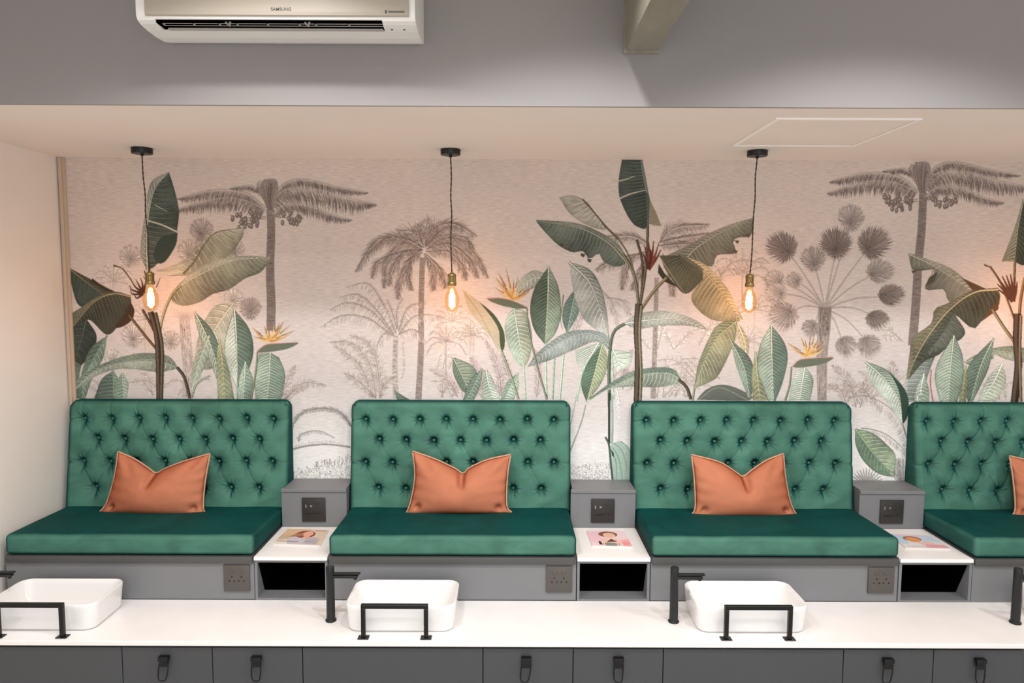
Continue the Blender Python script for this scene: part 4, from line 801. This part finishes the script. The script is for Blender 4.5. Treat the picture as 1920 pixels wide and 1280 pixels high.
# ---------------------------------------------------------------- power sockets
def plate(x, y, zc, s, dark, label, group):
    t_ = thing('power_socket', (x, y, zc), label, 'socket', group); h = s/2
    m_ = M_plateD if dark else M_plateL
    bm = bmesh.new(); box(bm, x-h, x+h, y-.007, y-.0003, zc-h*1.04, zc+h*1.04, .002, 2)
    obj('face_plate', bm, m_, t_, True, 30)
    def hole(cx, cz, w=.0045, hh=.0045, mm=M_hole, nm='pin_holes'): pass
    bm = bmesh.new()
    def pins(cx, cz, k=1):
        for dx, dz in ((0, .010), (-.010, -.006), (.010, -.006)):
            box(bm, cx+dx-.0024, cx+dx+.0024, y-.0078, y-.0068, cz+dz-.0026, cz+dz+.0026)
    if dark:
        pins(x+.014, zc-.002); box(bm, x-.036, x+.036, y-.0076, y-.0068, zc-.0165, zc-.0145)
        box(bm, x-.034, x-.002, y-.0076, y-.0068, zc-.020, zc-.017)
        obj('pin_holes', bm, M_hole, t_)
        bm2 = B(x-.0345, x-.0295, y-.0082, y-.0068, zc+.010, zc+.024); box(bm2, x-.014, x-.006, y-.0082, y-.0068, zc+.013, zc+.021)
        obj('usb_ports', bm2, M_usb, t_)
        obj('switch', B(x+.008, x+.026, y-.0092, y-.0068, zc+.022, zc+.034, .001, 1), M_plateD, t_)
    else:
        pins(x-.018, zc-.004); pins(x+.018, zc-.004); obj('pin_holes', bm, M_hole, t_)
        for sx in (-1, 1): obj('switch', B(x+sx*.018-.009, x+sx*.018+.009, y-.0092, y-.0068, zc+.022, zc+.034, .001, 1), M_plateL, t_)
wl = ['dark socket plate with charging ports on the grey riser between ', 'bronze double socket plate under ']
for i, k in enumerate((-1, 0, 1)):
    plate(.394+k*P, 2.98, Z0-.9765, .100, True, wl[0]+('first and second seats', 'second and third seats', 'third and last seats')[i], 'dark sockets on the risers')
    plate(.187+k*P, YF+.004, Z0-1.1375, .100, False, wl[1]+('the leftmost green seat', 'the second green seat from left', 'the third green seat from left')[i], 'sockets on the bench fronts')
# ---------------------------------------------------------------- pillows
PB = Vector((0, 2.940, Z0-.984)); PTp = Vector((0, 2.985, Z0-.73)); pu = (PTp-PB).normalized(); pn = Vector((0, -pu.z, pu.y))
def onpl(u, v):
    d = ray(u, v); s_ = (PB-Vector((0, 0, Z0))).dot(pn)/d.dot(pn); q = d*s_; return np.array([q.x, q.y, q.z+Z0])
def pillow(edges, label, crease, dx=0, seed=0):
    top, right, bot, left = edges     # top L->R, right B->T, bottom L->R, left B->T
    n, mth = 56, 36
    Tc, Bc = crom([onpl(*p) for p in top], n), crom([onpl(*p) for p in bot], n)
    Lc, Rc = crom([onpl(*p) for p in left], mth), crom([onpl(*p) for p in right], mth)
    G = np.zeros((mth, n, 3)); TH = np.zeros((mth, n)); rs = np.random.RandomState(seed)
    ph = rs.uniform(0, 6, 6)
    cu = crease[0]
    for i in range(mth):
        v = i/(mth-1)
        for j in range(n):
            u = j/(n-1)
            G[i, j] = (1-v)*Bc[j]+v*Tc[j]+(1-u)*Lc[i]+u*Rc[i]-((1-u)*(1-v)*Bc[0]+u*(1-v)*Bc[-1]+(1-u)*v*Tc[0]+u*v*Tc[-1])
            th = .072*(max(0, math.sin(PI*u)))**.55*(max(0, math.sin(PI*v)))**.5*(1-.25*v)
            th *= 1-.75*math.exp(-((u-cu-crease[1]*(1-v))/.035)**2)*max(0, (v-.62)/.38)**.8
            w = .0035*math.sin(v*34+ph[0]+3*u)*(math.exp(-u/.09)+math.exp(-(1-u)/.09))*math.sin(PI*v)
            w += .002*math.sin(11*u+ph[1])*math.sin(7*v+ph[2])*math.sin(PI*u)*math.sin(PI*v)
            w += -.020*math.exp(-((u-.085)/.028)**2-((v-.15)/.05)**2)-.020*math.exp(-((u-.915)/.028)**2-((v-.14)/.05)**2)
            w += .0045*math.sin(26*(u+v*.5)+ph[3])*math.exp(-((u-.08)**2+(v-.85)**2)/.02)+.0045*math.sin(26*(u-v*.5)+ph[4])*math.exp(-((u-.92)**2+(v-.85)**2)/.02)
            if 0 < i < mth-1 and 0 < j < n-1: TH[i, j] = max(.001, th+w)
    V = []; Fc = []
    N3 = np.array(pn)
    for s_ in (1, -1):
        for i in range(mth):
            for j in range(n): V.append((G[i, j]+N3*TH[i, j]*(1 if s_ == 1 else -.35)+np.array([dx, 0, 0])).tolist())
    o_ = mth*n
    for i in range(mth-1):
        for j in range(n-1):
            q = i*n+j; Fc.append((q, q+1, q+n+1, q+n)); q += o_; Fc.append((q+n, q+n+1, q+1, q))
    bm = bmesh.new(); vs = [bm.verts.new(p) for p in V]
    for f in Fc: bm.faces.new([vs[k] for k in f])
    bmesh.ops.remove_doubles(bm, verts=bm.verts, dist=.0001)
    c = G.mean((0, 1)); t_ = thing('throw_pillow', (c[0]+dx, PB.y, PB.z), label, 'pillow', 'burnt orange pillows on the seats')
    obj('pillow_body', bm, M_orange, t_, True)
    loop = [G[0, j] for j in range(n)]+[G[i, n-1] for i in range(1, mth)]+[G[mth-1, j] for j in range(n-2, -1, -1)]+[G[i, 0] for i in range(mth-2, 0, -1)]
    bm = bmesh.new(); tube(bm, [(p+np.array([dx, 0, 0])).tolist() for p in loop], .0036, 8, cyc=True)
    q = obj('piping', bm, M_pipe, t_, True); q['label'] = 'paler orange corded edge'
def sc(off, k, pts): return [(off[0]+x/k, off[1]+y/k) for x, y in pts]
o1 = (170, 830); o2 = (740, 830); o3 = (1160, 730)
pillow((sc(o1, 8, [(410, 130), (650, 235), (860, 370), (985, 450), (1150, 370), (1450, 260), (1790, 160)]), sc(o1, 8, [(1750, 1075), (1690, 970), (1715, 600), (1790, 160)]),
        sc(o1, 8, [(115, 1060), (500, 1065), (1000, 1080), (1400, 1085), (1750, 1075)]), sc(o1, 8, [(115, 1060), (235, 910), (330, 620), (385, 350), (410, 130)])),
       'orange velvet pillow on the leftmost green seat, left corner drooping wide', (.43, -.10), 0, 1)
pillow((sc(o2, 8, [(270, 125), (600, 240), (900, 380), (1025, 455), (1130, 370), (1400, 250), (1740, 175)]), sc(o2, 8, [(1770, 1055), (1680, 930), (1690, 500), (1740, 175)]),
        sc(o2, 8, [(160, 1080), (500, 1070), (1000, 1065), (1400, 1065), (1770, 1055)]), sc(o2, 8, [(160, 1080), (235, 900), (305, 500), (270, 125)])),
       'orange velvet pillow on the second green seat from the left', (.50, 0), 0, 2)
e3 = (sc(o3, 2.526, [(345, 308), (480, 345), (560, 395), (590, 410), (640, 375), (700, 335), (780, 303)]), sc(o3, 2.526, [(850, 606), (815, 540), (790, 420), (780, 303)]),
      sc(o3, 2.526, [(333, 602), (450, 604), (600, 602), (740, 606), (850, 606)]), sc(o3, 2.526, [(333, 602), (362, 560), (358, 420), (345, 308)]))
pillow(e3, 'orange velvet pillow on the third green seat from the left', (.55, .02), 0, 3)
pillow(e3, 'orange velvet pillow cut by the right edge of the photo', (.5, 0), 1.352, 4)
# ---------------------------------------------------------------- magazines
def magazine(quad, z, label, painter):
    bm = bmesh.new(); lo = [bm.verts.new((x, y, z+.0004)) for x, y in quad]; hi = [bm.verts.new((x, y, z+.0048)) for x, y in quad]
    bm.faces.new(lo[::-1]); bm.faces.new(hi)
    for k in range(4): bm.faces.new((lo[k], lo[(k+1) % 4], hi[(k+1) % 4], hi[k]))
    c = np.mean(quad, 0); t_ = thing('magazine', (c[0], c[1], z), label, 'magazine', 'magazines on the side tables')
    obj('pages', bm, M_paper, t_)
    q = [np.array(p) for p in quad]
    def fn(u, v, d):
        p = q[0]*(1-u)*(1-v)+q[1]*u*(1-v)+q[2]*u*v+q[3]*(1-u)*v; return (p[0], p[1], z+.0049+d)
    pr = Print(fn, .00003); painter(pr); pr.build('cover', M_cover, t_)
def ell(cx, cy, rx, ry, n=18): return [(cx+rx*math.cos(2*PI*k/n), cy+ry*math.sin(2*PI*k/n)) for k in range(n)]
full = [(0, 0), (1, 0), (1, 1), (0, 1)]
def cov1(p):
    p.poly(full, (226, 206, 186)); p.poly([(0, .55), (.55, .5), (.6, 1), (0, 1)], (222, 190, 150)); p.poly([(0, .3), (.4, .35), (.35, .6), (0, .6)], (205, 178, 150))
    p.poly([(.2, 0), (.9, 0), (.85, .5), (.25, .5)], (205, 196, 205)); p.poly([(.0, .0), (.3, .0), (.25, .2), (.0, .15)], (240, 230, 222))
    p.poly(ell(.52, .66, .23, .24), (140, 72, 52)); p.poly([(.2, .45), (.5, .55), (.45, .75), (.3, .7)], (176, 120, 84)); p.poly(ell(.58, .70, .12, .17), (238, 178, 156)); p.poly([(.5, .42), (.68, .42), (.64, .58), (.54, .58)], (232, 176, 152))
    for k in range(9): p.line([(.06+k*.05, .13), (.08+k*.05, .2)], .018, (90, 78, 74), .018, 3)
    for k in range(4): p.line([(.62, .1+k*.09), (.92, .12+k*.09)], .022, (120, 112, 100), .015, 3)
    p.line([(.7, .92), (.95, .93)], .03, (170, 130, 110), .03, 3)
def cov2(p):
    p.poly(full, (238, 214, 218)); p.poly([(0, .2), (.3, .2), (.3, .9), (0, .9)], (240, 200, 208)); p.poly([(.8, .0), (1, .0), (1, .45), (.75, .4)], (244, 176, 178)); p.line([(.05, .93), (.95, .93)], .06, (236, 220, 224), .06, 3)
    p.poly(ell(.52, .74, .25, .19), (132, 92, 70)); p.poly(ell(.54, .68, .16, .17), (236, 192, 164)); p.poly([(.22, .1), (.8, .1), (.72, .45), (.3, .5)], (240, 196, 180))
    p.poly([(.4, .25), (.68, .28), (.55, .45)], (100, 62, 54)); p.poly([(.2, .08), (.28, .08), (.25, .3), (.2, .28)], (60, 40, 36)); p.poly([(.35, .02), (.62, .02), (.62, .2), (.35, .22)], (150, 158, 150))
    for k in range(8): p.line([(.3+k*.055, .05), (.31+k*.055, .17)], .016, (90, 92, 86), .016, 3)
    for k in range(3): p.line([(.80, .1+k*.08), (.97, .11+k*.08)], .03, (236, 120, 130), .02, 3)
def cov3(p):
    p.poly(full, (226, 222, 226)); p.poly([(.0, .3), (.2, .3), (.25, .95), (0, .95)], (190, 212, 236)); p.poly([(.6, .5), (1, .45), (.95, .9), (.55, .95)], (196, 214, 232)); p.poly([(.1, .86), (.7, .84), (.72, .97), (.1, .99)], (226, 206, 220))
    p.poly(ell(.40, .66, .22, .2), (150, 112, 84)); p.poly(ell(.40, .60, .17, .18), (226, 152, 92)); p.poly([(.4, .42), (.72, .5), (.8, .3), (.5, .2)], (232, 196, 184))
    p.poly([(.5, .04), (1, .03), (.98, .25), (.55, .28)], (234, 168, 176)); 
    for k in range(10): p.line([(.12+k*.07, .06), (.13+k*.07, .14)], .02, (206, 150, 160), .02, 3)
magazine([(-.948, 2.770), (-.753, 2.750), (-.762, 2.925), (-.938, 2.938)], ZT, 'magazine with a brown-haired woman on a cream cover, left side table', cov1)
magazine([(.325, 2.759), (.484, 2.749), (.478, 2.930), (.321, 2.932)], ZT, 'pink-covered magazine on the middle side table', cov2)
magazine([(1.563, 2.748), (1.738, 2.740), (1.742, 2.890), (1.590, 2.905)], ZT, 'pale blue-covered magazine on the right side table', cov3)
# ---------------------------------------------------------------- pendants
pl = ['pendant bulb hanging in front of the banana plant at left', 'pendant bulb hanging above the second seat, next to the feathery palm', 'pendant bulb hanging below the ceiling hatch', 'pendant bulb beyond the right edge, above the rightmost seat']
for i in range(4):
    x = (-1.480, -.2455, .983, 2.216)[i]; y = 2.915
    t_ = thing('pendant_lamp', (x, y, ZS), pl[i], 'lamp', 'pendant bulbs under the low ceiling')
    bm = bmesh.new(); lathe(bm, [(0, ZS-.0005), (.040, ZS-.0005), (.040, ZS-.020), (.0385, ZS-.0225), (.006, ZS-.023), (.006, ZS-.030), (0, ZS-.031)], x, y, 36)
    obj('canopy', bm, M_blk, t_, True, 35)
    sx = (.012, .004, -.014, .004)[i]; zc = Z0+.028; rs = np.random.RandomState(i+5)
    ctl = [(x, y, ZS-.03)]+[(x+sx*k/6+rs.uniform(-.0028, .0028), y, ZS-.03-(ZS-.03-zc)*k/6) for k in range(1, 6)]+[(x+sx, y, zc)]
    cp = crom(ctl, 60); bm = bmesh.new()
    for ph in (0, PI):
        tube(bm, [(p[0]+.0013*math.cos(k*1.15+ph), p[1]+.0013*math.sin(k*1.15+ph), p[2]) for k, p in enumerate(cp)], .0019, 6)
    obj('cord', bm, M_cord, t_, True)
    x += sx; bm = bmesh.new()
    prof = [(0, zc+.004), (.007, zc+.004), (.009, zc), (.016, zc-.002), (.0175, zc-.006), (.0175, zc-.012), (.0135, zc-.014), (.0130, zc-.032), (.0165, zc-.034), (.0185, zc-.038), (.0185, zc-.046), (.0165, zc-.050), (0, zc-.050)]
    lathe(bm, prof, x, y, 24)
    for k in range(8):
        aa = 2*PI*k/8; tube(bm, [(x+.0150*math.cos(aa), y+.0150*math.sin(aa), zc-.013), (x+.0150*math.cos(aa), y+.0150*math.sin(aa), zc-.035)], .0022, 6)
    obj('lamp_holder', bm, M_brass, t_, True, 30)
    zb = zc-.050; bm = bmesh.new()
    lathe(bm, [(.0125, zb+.004), (.0130, zb-.006), (.0165, zb-.016), (.0245, zb-.030), (.0290, zb-.046), (.0300, zb-.062), (.0280, zb-.080), (.0220, zb-.094), (.0120, zb-.103), (0, zb-.106)], x, y, 32)
    b_ = obj('bulb', bm, M_glass, t_, True)
    bm = bmesh.new(); lathe(bm, [(0, zb-.030), (.006, zb-.032), (.0118, zb-.036), (.0125, zb-.060), (.0118, zb-.084), (.006, zb-.088), (0, zb-.090)], x, y, 20)
    obj('filament', bm, M_fil, b_, True)
# ---------------------------------------------------------------- access hatch
t_ = thing('access_hatch', (1.075, 2.57, ZS), 'flat access hatch outlined in the low ceiling above the right pendant', 'hatch')
hx0, hx1, hy0, hy1 = .845, 1.312, 2.335, 2.80
obj('hatch_panel', B(hx0+.016, hx1-.016, hy0+.016, hy1-.016, ZS-.0025, ZS-.0002), M_ceil, t_)
bm = bmesh.new()
for b4 in ((hx0, hx1, hy0, hy0+.013), (hx0, hx1, hy1-.013, hy1), (hx0, hx0+.013, hy0+.013, hy1-.013), (hx1-.013, hx1, hy0+.013, hy1-.013)): box(bm, *b4, ZS-.005, ZS-.0002)
obj('hatch_frame', bm, mat('hatch_white', (255, 252, 248), .5), t_)
# ---------------------------------------------------------------- air conditioner
t_ = thing('air_conditioner', (-.635, YB, Z0+.70), 'white wall-mounted split air conditioner at the top left', 'air conditioner')
ax0, ax1 = -1.012, -.262; zt = Z0+1.0
prof = [(YB-.001, zt), (1.995, zt), (1.992, Z0+.80), (1.990, Z0+.752), (1.9895, Z0+.722), (1.9905, Z0+.7045), (1.997, Z0+.6965), (2.010, Z0+.6910), (2.03, Z0+.6880), (2.05, Z0+.6860), (2.10, Z0+.6845), (2.15, Z0+.688), (YB-.001, Z0+.698)]
def ext(bm, pr, xa, xb):
    A = [bm.verts.new((xa, y, z)) for y, z in pr]; D = [bm.verts.new((xb, y, z)) for y, z in pr]; n = len(pr)
    for k in range(n): bm.faces.new((A[k], A[(k+1) % n], D[(k+1) % n], D[k]))
    bm.faces.new(A[::-1]); bm.faces.new(D)
bm = bmesh.new(); xa, xb = -.965, -.352
ext(bm, prof, ax0, xa); ext(bm, prof, xb, ax1)
ext(bm, [(2.02, zt), (1.995, zt), (1.992, Z0+.80), (1.990, Z0+.752), (1.9895, Z0+.722), (1.9905, Z0+.7045), (1.994, Z0+.6995), (1.999, Z0+.6990), (2.003, Z0+.705), (2.02, Z0+.74)], xa, xb)
ext(bm, [(YB-.001, zt), (2.050, zt), (2.050, Z0+.6860), (2.10, Z0+.6845), (2.15, Z0+.688), (YB-.001, Z0+.698)], xa, xb)
obj('housing', bm, M_acw, t_)
bm = bmesh.new(); box(bm, xa, xb, 2.003, 2.049, Z0+.745, Z0+.76); box(bm, xa, xa+.001, 2.003, 2.049, Z0+.692, Z0+.76); box(bm, xb-.001, xb, 2.003, 2.049, Z0+.692, Z0+.76); box(bm, xa, xb, 2.0485, 2.0498, Z0+.690, Z0+.76)
obj('air_outlet', bm, M_black, t_)
bm = bmesh.new(); y0v, y1v = 2.010, 2.027; zv = Z0+.6925
box(bm, xa+.012, xb-.001, y0v, y0v+.0018, zv, zv+.0012); box(bm, xa+.012, xb-.001, y1v, y1v+.0018, zv, zv+.0012)
for px in (308, 365, 413, 446, 503, 562, 593, 655, 727): xx = aty(px, 46, 2.02)[0]; box(bm, xx-.002, xx+.002, y0v, y1v, zv, zv+.0012)
for px in (430, 578):
    xx = aty(px, 46, 2.02)[0]; tube(bm, [(xx-.006, 2.010, zv+.004), (xx, 2.024, zv-.001), (xx+.006, 2.010, zv+.004)], .003, 6)
obj('vane', bm, M_acv, t_)
bm = B(xa+.016, xb-.004, 2.036, 2.0480, Z0+.6865, Z0+.6905, .001, 1); obj('flap', bm, M_acv, t_)
bm = bmesh.new(); fp = [(1.9895, zt-.01), (1.984, zt-.01), (1.984, Z0+.716), (1.9850, Z0+.7075), (1.9882, Z0+.7050), (1.9890, Z0+.722), (1.9895, Z0+.752)]
ext(bm, fp, ax0+.026, ax1-.016); fp_o = obj('front_panel', bm, M_acp, t_)
def text(s, size, loc, rot, mt, parent, name='lettering', width=None):
    cu = bpy.data.curves.new('t', 'FONT'); cu.body = s; cu.size = size; cu.align_x = 'CENTER'; cu.align_y = 'CENTER'; cu.extrude = .0002; cu.offset = size*.02
    o = bpy.data.objects.new('t', cu); C.objects.link(o); dg = bpy.context.evaluated_depsgraph_get()
    me = bpy.data.meshes.new_from_object(o.evaluated_get(dg)); bpy.data.objects.remove(o)
    xs = [v.co.x for v in me.vertices]; k = (width/(max(xs)-min(xs))) if width else 1
    M_ = Matrix.Translation(loc) @ Matrix.Rotation(rot, 4, 'X') @ Matrix.Diagonal((k, 1, 1, 1))
    me.transform(M_); q = link(name, me, mt); q.parent = parent
    return q
lx, ly, lz = aty(527, 17.5, 1.9838)
q = text('SAMSUNG', .0115, (lx, 1.9836, lz), PI/2, M_ink, fp_o, width=.054)
q['label'] = 'small grey maker lettering'
bm = bmesh.new(); lx, ly, lz = aty(724, 22, 1.9838); box(bm, lx-.003, lx+.002, 1.9832, 1.9842, lz-.004, lz+.004)
for k in range(9): box(bm, lx+.007+k*.0048, lx+.0105+k*.0048, 1.9832, 1.9842, lz-.0022, lz+.0018)
q = obj('small_print', bm, M_ink, fp_o)
bm = bmesh.new()
for px in (735, 758): xx, _, _ = aty(px, 57, 2.035); box(bm, xx-.003, xx+.003, 2.032, 2.038, Z0+.6865, Z0+.690)
obj('indicator_light', bm, M_ink, t_)
# ---------------------------------------------------------------- lights
def spot(x, y, z, e, ang, blend=.6, col=(1, .965, .945), rad=.035, tgt=None):
    l = bpy.data.lights.new('downlight', 'SPOT'); l.energy = e; l.spot_size = math.radians(ang); l.spot_blend = blend; l.color = col; l.shadow_soft_size = rad
    o = bpy.data.objects.new('downlight', l); C.objects.link(o); o.location = (x, y, z)
    if tgt: o.rotation_euler = (Vector(tgt)-Vector((x, y, z))).to_track_quat('-Z', 'Y').to_euler()
for x in (-.64, .18, 1.08, 2.3): spot(x, 1.45, ZU-.03, 50, 132, .35, (1, .975, .965))
spot(-1.45, 1.6, ZU-.03, 16, 76, .6, (1, .975, .965))  # unseen spot added to brighten the left wall beside the first seat
for x in (-1.34, -.48, .72, 1.6, 2.5): spot(x, 1.0, ZU-.03, 30 if x == -.48 else 13, 150, .5, rad=.012)
for x in (-1.0, .1, 1.2, 2.3): spot(x, -.6, ZU-.03, 20, 155, .5)
l = bpy.data.lights.new('added_rear_fill', 'AREA'); l.shape = 'RECTANGLE'; l.size = 3.8; l.size_y = 2.2; l.energy = 72; l.color = (.86, .93, 1)  # unseen cool area lamp added behind the camera as fill
o = bpy.data.objects.new('added_rear_fill', l); C.objects.link(o); o.location = (.7, YR-.02, 1.6); o.rotation_euler = (PI/2, 0, 0)
w = bpy.data.worlds.new('w'); bpy.context.scene.world = w; w.use_nodes = True
w.node_tree.nodes['Background'].inputs[0].default_value = (.5, .5, .5, 1); w.node_tree.nodes['Background'].inputs[1].default_value = .2
vs = bpy.context.scene.view_settings; vs.view_transform = 'Standard'; vs.look = 'None'; vs.gamma = 1; vs.use_curve_mapping = False; vs.exposure = -0.18
